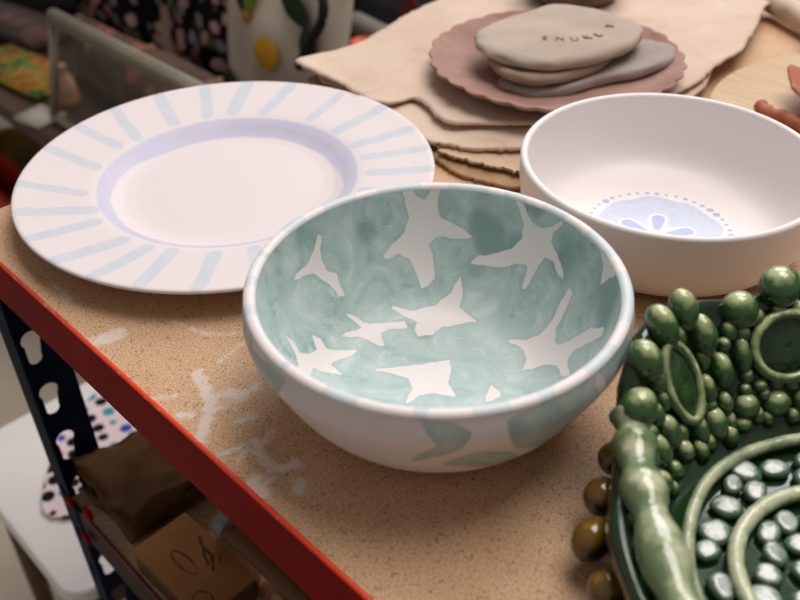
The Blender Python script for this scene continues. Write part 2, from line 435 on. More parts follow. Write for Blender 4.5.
# ================================================================ STARFISH BOWL
def mat_bowl():
    t = MT('starfish_bowl_glaze', 0.4, 0.4)
    s = t.attr('paint')
    n1 = t.noise(30, 4, 0.6, 1.6); n2 = t.noise(60, 4, 0.6, 2.2)
    teal = t.ramp(n1, [(0.32, srgb(211, 221, 219)), (0.44, srgb(191, 208, 205)), (0.56, srgb(180, 200, 197)), (0.68, srgb(158, 183, 180))])
    pool = t.math('MULTIPLY', t.rng(s, 0.0, 0.0035, 1, 0), 0.45)
    teal = t.mix(pool, teal, srgb(164, 189, 186))
    light = t.math('MULTIPLY', t.rng(n2, 0.57, 0.66), 0.62)
    teal = t.mix(light, teal, srgb(208, 221, 220))
    dk = t.math('MULTIPLY', t.rng(t.attr('dark'), 0.05, 0.75), 0.75)
    teal = t.mix(dk, teal, srgb(124, 155, 153))
    edge = t.rng(t.math('ADD', s, t.math('MULTIPLY', t.math('SUBTRACT', t.noise(200, 3), 0.5), 0.0016)), -0.0003, 0.0005)
    rim = t.attr('rimzone')
    teal = t.mix(t.math('MULTIPLY', rim, .74), teal, srgb(224, 230, 232))
    c = t.mix(edge, srgb(243, 233, 231), teal)
    t.color(c); t.bump(n2, 0.04, 0.0008)
    return t.m
BH, BR, BRB, BPW = 0.0759, 0.1, 0.0532, 1.5313
IZ0, IZ1, IRB, IRR, IPW = 0.006, 0.0735, 0.046, 0.0935, 1.55
def bowl_prof():
    P = []; kind = []
    for r in np.linspace(0.0006, IRB, 30): P.append((r, IZ0)); kind.append(0)
    for z in (np.linspace(0, 1, 75)**1.6)[1:]:
        P.append((IRB+(IRR-IRB)*math.sqrt(1-(1-z)**IPW), IZ0+(IZ1-IZ0)*z)); kind.append(0)
    for k in range(1, 14):
        a = PI-PI*k/14*1.0
        P.append((0.0967+0.0033*math.cos(a), IZ1+0.0027*math.sin(a))); kind.append(1)
    for z in (np.linspace(1, 0, 60)):
        zz = z**1.4*0.965
        P.append((BRB+(BR-BRB)*math.sqrt(max(0, 1-(1-zz)**BPW))+.0012*math.sin(PI*min(1, zz/.965))+.0036*math.exp(-((zz-.80)/.17)**2)*(1-(zz/.965)**10), BH*zz)); kind.append(2)
    for r, z in ((.051, 0), (.047, .0014), (.03, .0018), (.0005, .0018)): P.append((r, z)); kind.append(3)
    return P, kind
bprof, bkind = bowl_prof()
SEG = 512
bowl = obj('ceramic_bowl', lathe(bprof, SEG), mat_bowl(), loc=(0.3028, 0.1236, 0.0004))
tag(bowl, 'white ceramic bowl painted with sea green glaze leaving white starfish shapes', 'bowl')
V = np.array([v.co[:] for v in bowl.data.vertices]); K = np.repeat(np.array(bkind), SEG)
TH = np.arctan2(V[:, 1], V[:, 0]); R_ = np.hypot(V[:, 0], V[:, 1])
ar = [0.0]
for i in range(1, len(bprof)): ar.append(ar[-1]+math.hypot(bprof[i][0]-bprof[i-1][0], bprof[i][1]-bprof[i-1][1]))
S = np.repeat(np.array(ar), SEG)
nA, nB = noise_arr(V, 40, 3), noise_arr(V, 120, 4)
paint = np.full(len(V), -0.01)
im = K == 0
Q = np.stack([S*np.cos(TH), S*np.sin(TH)], 1)
d = np.full(im.sum(), 1.0)
for st in DATA['STARS']: d = np.minimum(d, sdf_poly(Q[im], np.array(st)/1000))
# near side of the wall (towards the viewer) carries similar starfish
for ang, rad, sz in ((-70, .128, .020), (-30, .122, .019), (-105, .13, .016)):
    c = (rad*math.cos(math.radians(ang)), rad*math.sin(math.radians(ang)))
    poly = []
    for k in range(10):
        rr = sz*(1.0 if k % 2 == 0 else 0.32); a = 2*PI*k/10+ang
        poly.append((c[0]+rr*math.cos(a), c[1]+rr*math.sin(a)))
    d = np.minimum(d, sdf_poly(Q[im], poly))
paint[im] = d-.0004+0.0007*nB[im]+.0005*noise_arr(V[im], 260, 8)
rm = K == 1
degs = np.degrees(TH) % 360
white_dashes = [(203, 6), (218, 5), (233, 5), (250, 8), (262, 5), (276, 7), (300, 6), (318, 5), (337, 4), (352, 6), (18, 5), (52, 4), (78, 5), (97, 4), (112, 3), (135, 4), (160, 4), (182, 4)]
dd = np.full(len(V), 1.0)
for a, w in white_dashes:
    dd = np.minimum(dd, (np.abs((degs-a+180) % 360-180)-w)*0.00175)
paint[rm] = (dd+0.0035*nA)[rm]
set_attr(bowl, 'rimzone', np.clip(np.where(rm, 1.0, 0.0)+np.where((K == 2), np.clip((V[:, 2]-.066)/.006, 0, 1), 0)*.6, 0, 1))
em = K == 2
rel_deg = (degs-313+180) % 360-180
QE = np.stack([rel_deg*0.00175, V[:, 2]], 1)
de = np.full(em.sum(), 1.0)
for poly in DATA['EXT']:
    P = [(((x-313+180) % 360-180)*0.00175, z/1000) for x, z in poly]
    de = np.minimum(de, sdf_poly(QE[em], P))
for c, z, w in ((80, .045, .03), (105, .05, .025), (130, .03, .028), (160, .055, .026), (190, .045, .022)):
    de = np.minimum(de, np.hypot(((degs[em]-c+180) % 360-180)*.00175, (QE[em][:, 1]-z)*1.3)-w+.008*nA[em])
rd = rel_deg[em]; ze = V[:, 2][em]
left = np.maximum.reduce([(np.abs(rd+82)-21)*.00175, .024-ze])
de = np.minimum(de, left+.004*nA[em])
right = np.maximum.reduce([(np.abs(rd-70)-34)*.00175, .020-ze-(rd-36)*.0002])
stripe = np.abs((rd-57)*.00175+(ze-.04)*.55)-.0032
de = np.minimum(de, np.maximum(right+.003*nA[em], -stripe))
paint[em] = -de+0.0006*nB[em]
set_attr(bowl, 'paint', paint)
# darker brush pools
dk = np.zeros(len(V))
for (x, y, r, w) in DATA['DARK']:
    dk = np.maximum(dk, w*np.clip(1-(np.hypot(Q[:, 0]-x/1000, Q[:, 1]-y/1000)/(r/1000))**2, 0, 1))
dk = np.clip(dk*(1+.8*nA), 0, 1); dk[~im] = 0
set_attr(bowl, 'dark', dk)
for v_ in bowl.data.vertices: v_.co.x *= 1.022; v_.co.y *= 1.022

# ================================================================ WHITE BOWL
def mat_wbowl():
    t = MT('white_bowl_glaze', 0.4, 0.45)
    n = t.noise(90, 4, 0.6, 1.0)
    blue = t.rng(t.attr('wash'), -0.0008, 0.0008, 1, 0)
    c = t.mix(t.math('MULTIPLY', blue, t.rng(n, 0.2, 0.8, 0.65, 1)), srgb(244, 236, 234), srgb(196, 207, 230))
    dots = t.rng(t.attr('dots'), -0.0005, 0.0004, 1, 0)
    c = t.mix(dots, c, srgb(176, 186, 225))
    t.color(c); return t.m
WR, WH, WRB = 0.1015, 0.0616, 0.0664
def wbowl_prof():
    P = []
    for r in np.linspace(0.0006, 0.066, 90): P.append((r, 0.0060+0.0008*(r/.066)**4))
    for z in (np.linspace(0, 1, 30)**1.6)[1:]:
        P.append((.066+(.0962-.066)*math.sqrt(1-(1-z)**3), .0068+(.0592-.0068)*z))
    for k in range(1, 12):
        a = PI-PI*k/12
        P.append((0.09885+0.00265*math.cos(a), .0592+0.0024*math.sin(a)))
    for z in np.linspace(1, 0, 36):
        zz = z**1.4*.965; P.append((WRB+(WR-WRB)*math.sqrt(max(0, 1-(1-zz)**3)), WH*zz))
    P += [(.064, 0), (.060, .0014), (.0005, .0018)]
    return P
wbowl = obj('ceramic_bowl', lathe(wbowl_prof(), 480), mat_wbowl(), loc=(0.306, 0.3495, 0.0004))
tag(wbowl, 'plain white straight-sided bowl with a pale blue dotted flower medallion in its bottom', 'bowl')
V = np.array([v.co[:] for v in wbowl.data.vertices]); P2 = V[:, :2]-np.array((.0028, -.0048)); R_ = np.hypot(*P2.T); TH = np.arctan2(P2[:, 1], P2[:, 0])
nA = noise_arr(V, 90, 6)
ins = (V[:, 2] < .012) & (np.arange(len(V)) < 480*95)
wash = R_-(0.0440+0.0012*nA+0.0010*np.sin(TH*9))
# white starfish reserve with blue petals in the middle
fl = np.full(len(V), 1.0); pet = np.full(len(V), 1.0)
MA = math.radians(58)
FC = np.array((.003, -.0085))
for k in range(6):
    a = MA+2*PI*k/6
    u = np.array((math.cos(a), math.sin(a)))
    p0, p1 = FC+u*0.0105, FC+u*0.0235
    w = sdf_line(P2, [p0, p1], 0.0040)
    fl = np.minimum(fl, w-0.0026)
    lo = (P2-FC)@u
    pet = np.minimum(pet, sdf_line(P2, [p0, p1], 0.0)-(0.0026+0.0022*np.clip((lo-.009)/.013, 0, 1)))
fl = np.minimum(fl, np.hypot(*(P2-FC).T)-0.012)
wash = np.maximum(wash, -fl+0.0006*nA)
dots = np.full(len(V), 1.0)
for k in range(44):
    a = 2*PI*k/44+.03; r = 0.0495+random.uniform(-.0004, .0004)
    big = random.Random(k*3).choice([.0014, .0016, .0019, .0027])
    dots = np.minimum(dots, np.hypot(P2[:, 0]-r*math.cos(a), P2[:, 1]-r*math.sin(a))-big)
dots = np.minimum(dots, pet)
wash[~ins] = 1; dots[~ins] = 1
set_attr(wbowl, 'wash', wash); set_attr(wbowl, 'dots', dots)

# ================================================================ GREEN MAJOLICA DISH
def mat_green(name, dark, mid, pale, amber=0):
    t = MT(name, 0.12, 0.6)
    h = t.attr('relief_light')  # raised parts paler, with light painted on upper and left sides
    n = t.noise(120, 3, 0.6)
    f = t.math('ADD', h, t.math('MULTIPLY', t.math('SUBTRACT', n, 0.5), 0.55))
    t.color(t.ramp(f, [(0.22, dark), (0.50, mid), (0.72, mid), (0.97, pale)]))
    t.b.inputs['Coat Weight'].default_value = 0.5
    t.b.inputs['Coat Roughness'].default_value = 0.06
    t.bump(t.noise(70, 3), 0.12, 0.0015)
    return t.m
m_gdeep = mat_green('deep_green_glaze', srgb(16, 36, 20), srgb(34, 66, 36), srgb(110, 136, 84))
m_gbead = mat_green('green_glaze', srgb(18, 42, 20), srgb(62, 98, 52), srgb(196, 206, 150))
m_gpale = mat_green('pale_green_glaze', srgb(38, 62, 34), srgb(112, 134, 92), srgb(204, 208, 172))
m_amber = mat_green('amber_glaze', srgb(36, 24, 6), srgb(112, 82, 22), srgb(190, 152, 74))
m_peb = mat_green('pebble_glaze', srgb(24, 50, 34), srgb(88, 114, 92), srgb(196, 204, 198))
DX, DY = 0.5458, 0.1595
dish = empty('majolica_dish', (DX, DY, 0.0006))
tag(dish, 'glossy green glazed dish built of clay beads, leaves and coils, cropped by the photo corner', 'dish')
def wall_pt(deg, t, off=0.0):
    """point on the inside of the flaring wall; t 0..1 up the wall"""
    a = math.radians(deg); r = 0.100+0.040*t; z = 0.012+0.066*t
    nr, nzz = -0.855, 0.518
    r += nr*off; z += nzz*off
    return Vector((r*math.cos(a), r*math.sin(a), z))
def wall_frame(deg):
    a = math.radians(deg)
    up = Vector((0.518*math.cos(a), 0.518*math.sin(a), 0.855)).normalized()
    nrm = Vector((-0.855*math.cos(a), -0.855*math.sin(a), 0.518)).normalized()
    side = up.cross(nrm).normalized()
    return side, up, nrm
def topz(deg):
    """rim height factor round the dish: lower along the rope section"""
    d = deg % 360
    if 180 < d < 330: return np.interp(d, [180, 188, 194, 200, 206, 232, 300, 330], [.90, .76, .58, .48, .44, .44, .55, .9])
    return .92+.05*math.sin(math.radians(d*9))
def relief_of(o, pts, nrm_ref=None):
    pass
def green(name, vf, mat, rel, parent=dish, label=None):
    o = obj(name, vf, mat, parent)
    set_attr(o, 'relief_light', rel)
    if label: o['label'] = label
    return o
# body shell
segs, rows = 180, 18
Vb, Fb = [], []
prof = []
for k in range(segs):
    dg = 360*k/segs; a = math.radians(dg); T = topz(dg)
    col = [(0.0005, .010)]+[(r, .010) for r in (.03, .06, .085, .097)]
    for i in range(1, 12):
        t = T*i/11; col.append((.100+.040*t, .012+.066*t))
    r, z = col[-1]
    col += [(r+.003, z+.0025), (r+.007, z+.001)]
    for i in range(10, -1, -1):
        t = T*i/10; col.append((.108+.041*t, .006+.066*t))
    col += [(.088, .0004), (.0005, .0004)]
    prof.append(col)
nr_ = len(prof[0])
for i in range(nr_):
    for k in range(segs):
        a = 2*PI*k/segs; r, z = prof[k][i]
        w = 1+0.012*noise.noise((math.cos(a)*4, math.sin(a)*4, i*.3))*(r > .09)
        Vb.append((r*w*math.cos(a), r*w*math.sin(a), z))
for i in range(nr_-1):
    for k in range(segs):
        k2 = (k+1) % segs
        Fb.append((i*segs+k, i*segs+k2, (i+1)*segs+k2, (i+1)*segs+k))
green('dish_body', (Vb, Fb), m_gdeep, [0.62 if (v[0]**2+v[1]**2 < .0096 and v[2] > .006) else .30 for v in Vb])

def bead(deg, t, w, h, dep, mat=m_gbead, name='bead', rot=0, outer=False, off=0.001):
    side, up, nrm = wall_frame(deg)
    if outer:
        a = math.radians(deg); r = .106+.041*t; z = .006+.066*t
        nrm = -nrm; c = Vector((r*math.cos(a), r*math.sin(a), z))+nrm*off
        side = up.cross(nrm)
    else:
        c = wall_pt(deg, t)+nrm*off
    cr, sr = math.cos(rot), math.sin(rot)
    s2, u2 = side*cr+up*sr, up*cr-side*sr
    M = Matrix((s2, u2, nrm)).transposed()
    V, F, rel = [], [], []
    sg, rg = 18, 12
    for i in range(rg+1):
        ph = PI*i/rg
        for k in range(sg):
            th = 2*PI*k/sg
            p = Vector((w*math.sin(ph)*math.cos(th), h*math.sin(ph)*math.sin(th), dep*math.cos(ph)))
            q = c+M @ p
            wob = 1+.10*noise.noise(q*90)
            q = c+(M @ p)*wob
            V.append(tuple(q))
            rel.append(0.32+1.02*max(0, (p.z/dep)*.40+(p.y/h)*.62-(s2*p.x).x/w*.25)**1.3 if not outer else .3+.5*max(0, p.z/dep))  # glaze breaks pale on crests; top and left sides painted as lit
    for i in range(rg):
        for k in range(sg):
            k2 = (k+1) % sg
            F.append((i*sg+k, (i+1)*sg+k, (i+1)*sg+k2, i*sg+k2))
    return green(name, (V, F), mat, rel)
def coil(path, r, mat, name='coil', rel0=.62, label=None, amp=.12, seed=0):
    pts = spline(path, 6, False)
    R = [r*(1+amp*noise.noise((i*.35, seed, 1))) for i in range(len(pts))]
    vf = tube(pts, R, 10)
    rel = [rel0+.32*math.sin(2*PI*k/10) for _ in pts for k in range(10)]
    return green(name, vf, mat, rel, label=label)
def leaf(deg, t, w, h, rot=0, name='leaf_medallion', mat=m_gbead, ringr=.0017, round_=False):
    side, up, nrm = wall_frame(deg)
    c = wall_pt(deg, t)+nrm*.0025
    cr, sr = math.cos(rot), math.sin(rot)
    s2, u2 = side*cr+up*sr, up*cr-side*sr
    pts = []
    for k in range(28):
        a = 2*PI*k/28
        e = 1.0 if round_ else abs(math.cos(a))**.55
        x = w*math.cos(a)*(1 if round_ else (abs(math.cos(a))**.25))
        y = h*math.sin(a)
        pts.append(c+s2*x+u2*y+nrm*.002)
    pts.append(pts[0]); pts.append(pts[1])
    # leaf blade
    V, rel, F = [], [], []
    for i in range(7):
        s = i/6
        for p in pts[:28]:
            q = c+(p-c)*max(s, .02)+nrm*(.0035*(1-s*s)-.0005)
            V.append(tuple(q)); rel.append(.28+.25*(1-s))
    for i in range(6):
        for k in range(28):
            k2 = (k+1) % 28
            F.append((i*28+k, i*28+k2, (i+1)*28+k2, (i+1)*28+k))
    F.append(tuple(range(28)))
    o = green(name, (V, F), m_gdeep if round_ else mat, rel)
    vf = tube([tuple(p) for p in pts], ringr, 8)
    rr = [.55+.4*math.sin(2*PI*k/8) for _ in pts for k in range(8)]
    e = obj('rolled_edge', vf, mat, o); set_attr(e, 'relief_light', rr)
    return o
# seen section (angles about the dish centre)
SEEN = [(143.6, .97, .0110, .0110, .010), (153.8, .86, .0098, .0108, .009), (168.0, .98, .0074, .0118, .0078), (174.9, .95, .0076, .0122, .0085),
        (164.4, .77, .0068, .0120, .0075), (182.6, .84, .0086, .0112, .0085), (190.4, .64, .0098, .0100, .009), (161.0, .50, .0058, .0098, .0065),
        (166.9, .17, .0068, .0098, .0065), (155.6, .20, .0074, .0074, .0065), (146.0, .18, .0080, .0074, .0065), (137.0, .18, .0080, .0076, .0065), (134, .97, .010, .010, .009),
        (159.2, .66, .0034, .0040, .0040), (184.0, .34, .0060, .0100, .006), (189.8, .30, .0058, .0092, .0055), (173.0, .20, .0050, .0092, .0055), (181.0, .14, .0052, .0070, .005),
        (195.5, .38, .0058, .0090, .006), (154.6, .55, .0048, .0110, .0055), (133.0, .52, .0055, .0110, .0055), (166.8, .42, .0044, .0082, .005), (162.0, .27, .0040, .0070, .0045), (186.5, .52, .0048, .0072, .0055),
        (150.5, .32, .0040, .0036, .004), (141.5, .30, .0040, .0036, .004), (187.5, .10, .0045, .0060, .0045), (194.5, .14, .0050, .0070, .005), (170.5, .60, .0035, .008, .004)]
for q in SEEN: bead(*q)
leaf(175.4, .57, .0105, .0215, .05, ringr=.0027)
leaf(143.0, .57, .0185, .0170, 0, round_=True, ringr=.0030)
fill = random.Random(5); placed = [(a, t, max(w, h)) for a, t, w, h, d_ in SEEN]+[(175.4, .64, .012), (175.4, .50, .012), (175.4, .57, .012), (143, .57, .019)]
cnt = 0
for _ in range(4000):
    a, t = fill.uniform(127, 199), fill.uniform(.04, .9)
    if t > topz(a)-.08: continue
    w = fill.uniform(.0034, .0052)
    if any(math.hypot(math.radians(a-b)*.12, (t-u)*.077) < (w+m)*.72 for b, u, m in placed): continue
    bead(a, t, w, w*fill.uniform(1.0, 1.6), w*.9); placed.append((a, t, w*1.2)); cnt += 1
    if cnt >= 44: break
# the rest of the wall repeats the same motifs
for k, dg in enumerate((122, 108, 94, 80, 66, 52, 38, 24, 10, -4, -18)):
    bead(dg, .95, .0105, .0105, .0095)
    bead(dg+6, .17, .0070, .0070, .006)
    if k % 2 == 0: leaf(dg+6, .56, .0145, .0145, 0, round_=True)
    else: leaf(dg+6, .56, .0075, .020, 0)
# thick rope forming the low rim on the left and near side
rope = [Vector(q) for q in ((-.1262, -.0225, .050), (-.1200, -.0300, .0475), (-.1122, -.0395, .046), (-.0987, -.0541, .0455), (-.0847, -.0676, .0455), (-.0620, -.0888, .046), (-.0392, -.1052, .046))]+[wall_pt(a, topz(a)+.04) for a in (262, 275, 288, 302, 316, 328)]
rp_pts = spline([tuple(p) for p in rope], 8)
Rr = [0.0094*(1+.16*math.sin(i*.55)+.06*noise.noise((i*.4, 3, 3))) for i in range(len(rp_pts))]
Rr[0] *= .55; Rr[1] *= .85
vf = tube(rp_pts, Rr, 16)
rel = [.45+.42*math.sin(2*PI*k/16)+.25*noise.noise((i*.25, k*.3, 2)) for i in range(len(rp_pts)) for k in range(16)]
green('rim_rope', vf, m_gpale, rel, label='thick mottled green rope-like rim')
# petals inside the low wall
for i, dg in enumerate((202, 209, 216, 224, 232, 241, 250, 260, 270, 280, 290, 300, 311, 322)):
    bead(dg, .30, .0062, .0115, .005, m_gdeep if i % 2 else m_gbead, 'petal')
# outer amber beads
for dg, t, w, h in ((238, .3, .009, .010), (252, .3, .009, .011), (268, .3, .009, .010),
                    (286, .25, .009, .011), (304, .25, .009, .010), (182, .28, .0085, .009), (170, .3, .009, .009), (156, .3, .009, .010), (140, .3, .009, .009)):
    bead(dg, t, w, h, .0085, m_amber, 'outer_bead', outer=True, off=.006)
for p, r in (((-.1265, -.0300, .022), (.0085, .0085, .0090)), ((-.1180, -.0515, .019), (.0092, .0100, .0095)), ((-.1070, -.0740, .0175), (.0092, .0120, .0105)), ((-.0870, -.0900, .015), (.0095, .0095, .0100)), ((-.062, -.1130, .015), (.010, .010, .010))):
    vf = ellipsoid(p, r, None, 18, 12)
    green('outer_bead', vf, m_amber, [.2+.75*max(0, (v[2]-p[2])/r[2]*.7-(v[0]-p[0])/r[0]*.3) for v in vf[0]])  # tops and left flanks paler, light put into the glaze colour
# floor: edge coil, ring coil and pebble mosaic
def floor_ring(cx, cy, r, n=40, z=.0155, a0=0, a1=360, wob=.03, seed=0):
    return [(cx+r*(1+wob*noise.noise((math.cos(math.radians(a0+(a1-a0)*k/n))*1.5, math.sin(math.radians(a0+(a1-a0)*k/n))*1.5, seed)))*math.cos(math.radians(a0+(a1-a0)*k/n)),
             cy+r*(1+wob*noise.noise((math.cos(math.radians(a0+(a1-a0)*k/n))*1.5, math.sin(math.radians(a0+(a1-a0)*k/n))*1.5, seed)))*math.sin(math.radians(a0+(a1-a0)*k/n)), z) for k in range(n+1)]
coil(floor_ring(0, 0, .0880, 60, .0160, seed=2), .0034, m_gpale, 'edge_coil')
coil(floor_ring(-.0124, -.0103, .0509, 48, .0158, seed=5), .0040, m_gpale, 'ring_coil', .7)
peb = []
rr = random.Random(11)
tries = 0
while len(peb) < 98 and tries < 30000:
    tries += 1
    a = rr.uniform(0, 2*PI); r = .082*math.sqrt(rr.random())
    x, y = r*math.cos(a), r*math.sin(a)
    dr = math.hypot(x+.0124, y+.0103)
    if abs(dr-.0509) < .0075: continue
    s = rr.uniform(.0058, .0078)
    if any((x-p[0])**2+(y-p[1])**2 < (s+p[2])**2*.74 for p in peb): continue
    peb.append((x, y, s))
for i, (x, y, s) in enumerate(peb):
    q = random.Random(i)
    ang = q.uniform(0, PI)
    V, F = ellipsoid((0, 0, 0), (s*1.15, s*q.uniform(.82, 1.05), .0046), None, 14, 8)
    c, sn = math.cos(ang), math.sin(ang)
    V2 = []; rel = []
    for p in V:
        w = 1+.22*noise.noise((p[0]*140+i, p[1]*140, i*.7))
        X, Y, Z = p[0]*w, p[1]*w, max(-.003, min(p[2], .0030+.12*p[0]+.10*p[1]))
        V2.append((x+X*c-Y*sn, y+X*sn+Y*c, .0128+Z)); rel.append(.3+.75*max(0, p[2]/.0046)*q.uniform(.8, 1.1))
    green('pebble', (V2, F), m_peb, rel)

# ================================================================ CANVAS CLOTHS
def mat_canvas(name, c1, c2):
    t = MT(name, 0.9, 0.1)
    n = t.noise(14, 5, 0.6)
    c = t.ramp(n, [(0.3, c1), (0.7, c2)])
    st = t.rng(t.noise(22, 3, .6, .5), .58, .72)
    c = t.mix(t.math('MULTIPLY', st, .25), c, srgb(196, 150, 126))
    weave = t.noise(900, 2)
    t.color(t.mix(t.rng(weave, .3, .7, 0, .12), c, srgb(150, 120, 95)))
    t.bump(t.noise(38, 6, .72, .4), .5, .004)
    return t.m
m_can1 = mat_canvas('canvas', srgb(228, 206, 187), srgb(211, 186, 166))
m_can2 = mat_canvas('canvas_tan', srgb(215, 192, 166), srgb(196, 168, 138))
m_can3 = mat_canvas('canvas_stained', srgb(190, 158, 124), srgb(160, 122, 88))
G_CL = 'folded canvas cloths'
def cz(base, amp, seed, lift=0, fold=None):
    def f(x, y, e):
        z = base+amp*noise.noise((x*14, y*14, seed))+amp*.5*noise.noise((x*38, y*38, seed+4))
        z += lift*max(0, e-.9)/.1*(.5+.5*noise.noise((x*30, y*30, seed+9)))
        if fold: z += fold(x, y)
        return z
    return f
c1 = obj('canvas_cloth', sheet([(.110, .320), (.132, .311), (.153, .3085), (.178, .316), (.2000, .326), (.235, .39), (.22, .47), (.16, .50), (.10, .44), (.08, .37)], cz(.0042, .0012, 1), jag=.004, seed=1, thick=.003), m_can3)
tag(c1, 'stained tan canvas scrap with frayed edge at the bottom of the cloth pile', 'cloth', G_CL)
c1b = obj('canvas_cloth', sheet([(.113, .322), (.130, .318), (.150, .3225), (.175, .330), (.198, .342), (.23, .40), (.22, .47), (.16, .50), (.10, .44), (.085, .37)], cz(.0088, .0012, 3, .002), jag=.005, seed=4, thick=.0022), m_can2)
tag(c1b, 'narrow folded tan canvas layer just above the lowest scrap, edge showing beside the white bowl', 'cloth', G_CL)
c2 = obj('canvas_cloth', sheet([(-.06, .350), (-.02, .336), (.03, .330), (.075, .322), (.1075, .3185), (.125, .326), (.141, .332), (.165, .354), (.20, .39), (.222, .47), (.20, .60), (.10, .68), (0, .64), (-.062, .50)],
      cz(.0140, .0014, 5, .001), jag=.003, seed=7, thick=.003), m_can1)
tag(c2, 'pale canvas sheet second from the top, its front edge between plate and white bowl', 'cloth', G_CL)
def rise(x, y):
    return .0035*math.exp(-((y-.315)/.03)**2)*(x < .02)
C3A, C3B = (-.0805, .3350), [(-.1005, .535), (-.0905, .476), (-.0755, .4166), (-.0790, .376)]
c3 = obj('canvas_cloth', sheet([C3A, (-.052, .3285), (-.01, .327), (.0150, .324), (.043, .333), (.0505, .357), (.066, .356), (.1040, .3425), (.128, .361), (.150, .382), (.185, .425), (.206, .49), (.2115, .546),
      (.205, .60), (.2035, .639), (.196, .67), (.1825, .7135), (.165, .76), (.150, .80), (.08, .84), (-.02, .80), (-.115, .70)]+C3B, cz(.0205, .0018, 8, .001, rise), jag=.0025, seed=12, centre=(.07, .55), thick=.0026), m_can1)
tag(c3, 'large pale canvas cloth on top of the pile, under the pink clay dish', 'cloth', G_CL)
# folded corner of the pile at the shelf end
c4 = obj('canvas_cloth', sheet([(-.0640, .337), (-.045, .333), (-.01, .338), (.02, .345), (.03, .42), (.0, .52), (-.060, .50), (-.066, .42)], cz(.0093, .0016, 21, .002), jag=.003, seed=22, thick=.002), m_can3)
tag(c4, 'brown edged canvas folded under the pile at the shelf end', 'cloth', G_CL)
# rolled edge at the far right
rl = []
V, F = [], []
for i in range(26):
    s = i/25
    p = Vector((.152+.085*s, .80-.045*s, .014))
    for k in range(22):
        a = 2*PI*k/21*.86+.8
        r = .0135-.004*k/21+.002*noise.noise((s*6, k*.2, 0))
        V.append((p.x+.35*r*math.cos(a), p.y+r*math.cos(a), p.z+r*math.sin(a)+.002))
for i in range(25):
    for k in range(21): F.append((i*22+k, (i+1)*22+k, (i+1)*22+k+1, i*22+k+1))
c5 = obj('canvas_roll', (V, F), m_can1)
tag(c5, 'small rolled strip of pale canvas at the far right behind the cloth pile', 'cloth roll')

# ================================================================ CLAY DISH AND SLABS
m_pink = simple('pink_clay', srgb(172, 138, 126), srgb(156, 120, 108), 30, 0.85, .2, .2)
m_clay = simple('grey_clay', srgb(190, 174, 160), srgb(176, 158, 143), 25, 0.9, .15, .2)
m_clay2 = simple('grey_brown_clay', srgb(168, 148, 130), srgb(150, 128, 110), 25, 0.9, .2, .2)
m_clay3 = simple('cool_grey_clay', srgb(172, 160, 152), srgb(158, 146, 138), 25, 0.9, .15, .2)
def scal(t, i):
    e = max(0, (i-3))/6 if i < 10 else max(0, (16-i))/6
    return 1+.034*min(1, e)*(abs(math.sin(t*15))-.5), .003*min(1, e)*noise.noise((math.cos(t)*3, math.sin(t)*3, 2))
cd = obj('clay_dish', lathe([(.0005, .004), (.04, .004), (.07, .0045), (.085, .006), (.095, .009), (.103, .0125), (.108, .0148), (.1105, .0160), (.112, .0158), (.1120, .0145), (.108, .0115), (.103, .0085), (.095, .005), (.085, .002), (.07, 0), (.0005, 0)], 240, scal), m_pink, loc=(.109, .480, .0236))
tag(cd, 'unglazed pinkish clay dish with scalloped rim on the canvas cloths', 'dish')
def slab(name, outline, z, th, mat, seed, dome=0, label=None, tilt=(0, 0), edge=.003):
    pts = spline([(x, y, 0) for x, y in outline], 14, True)
    m = len(pts); cx = sum(p.x for p in pts)/m; cy = sum(p.y for p in pts)/m
    V, F = [], []
    rows = [(.02, th), (.3, th), (.6, th), (.85, th), (.94, th*.97), (.985, th*.78), (1.0, th*.5), (.99, th*.22), (.95, 0), (.5, 0), (.02, 0)]
    for s, h in rows:
        for k, p in enumerate(pts):
            w = 1+edge/.07*noise.noise((k*.13, h*400, seed))*(s > .9)
            x, y = (p.x-cx)*s*w, (p.y-cy)*s*w
            zz = h+dome*(1-s*s)+.0012*noise.noise((x*30, y*30, seed))+x*tilt[0]+y*tilt[1]
            V.append((x, y, zz))
    for i in range(len(rows)-1):
        for k in range(m):
            k2 = (k+1) % m
            F.append((i*m+k2, i*m+k, (i+1)*m+k, (i+1)*m+k2))
    F.append(tuple(range(m))); F.append(tuple(reversed(range((len(rows)-1)*m, len(rows)*m))))
    o = obj(name, (V, F), mat, loc=(cx, cy, z))
    tag(o, label, 'clay slab', 'stacked clay slabs')
    return o
slab('clay_slab', [(.0999, .4137), (.1302, .4119), (.1558, .4362), (.1664, .4713), (.1828, .504), (.1900, .5382), (.1783, .5640), (.1568, .5690), (.1407, .558), (.110, .50), (.092, .44)], .0288, .0085, m_clay3, 3,
     label='cool grey oval clay slab lowest in the stack, sticking out to the right', tilt=(.05, .03))
slab('clay_slab', [(.069, .432), (.098, .4110), (.125, .4080), (.1465, .425), (.157, .455), (.158, .490), (.140, .525), (.105, .52), (.078, .49), (.066, .455)], .0382, .0085, m_clay2, 5,
     label='brownish grey clay slab sandwiched between the top and the lowest slab')
ts = slab('clay_slab', [(.0523, .4334), (.075, .416), (.105, .412), (.1391, .4251), (.157, .455), (.166, .495), (.164, .525), (.150, .550), (.122, .560), (.085, .556), (.0584, .5402), (.048, .50), (.046, .465)], .0474, .0100, m_clay, 8, dome=.001,
     label='pale grey clay slab on top of the stack, stamped with letters')
m_ink = simple('stamped_letter_groove', srgb(128, 114, 90), srgb(146, 130, 108), 60, 0.9)
lp = [(.1085, .4625), (.1190, .4700), (.1290, .4780), (.1335, .4895), (.1372, .5010), (.1330, .5255)]
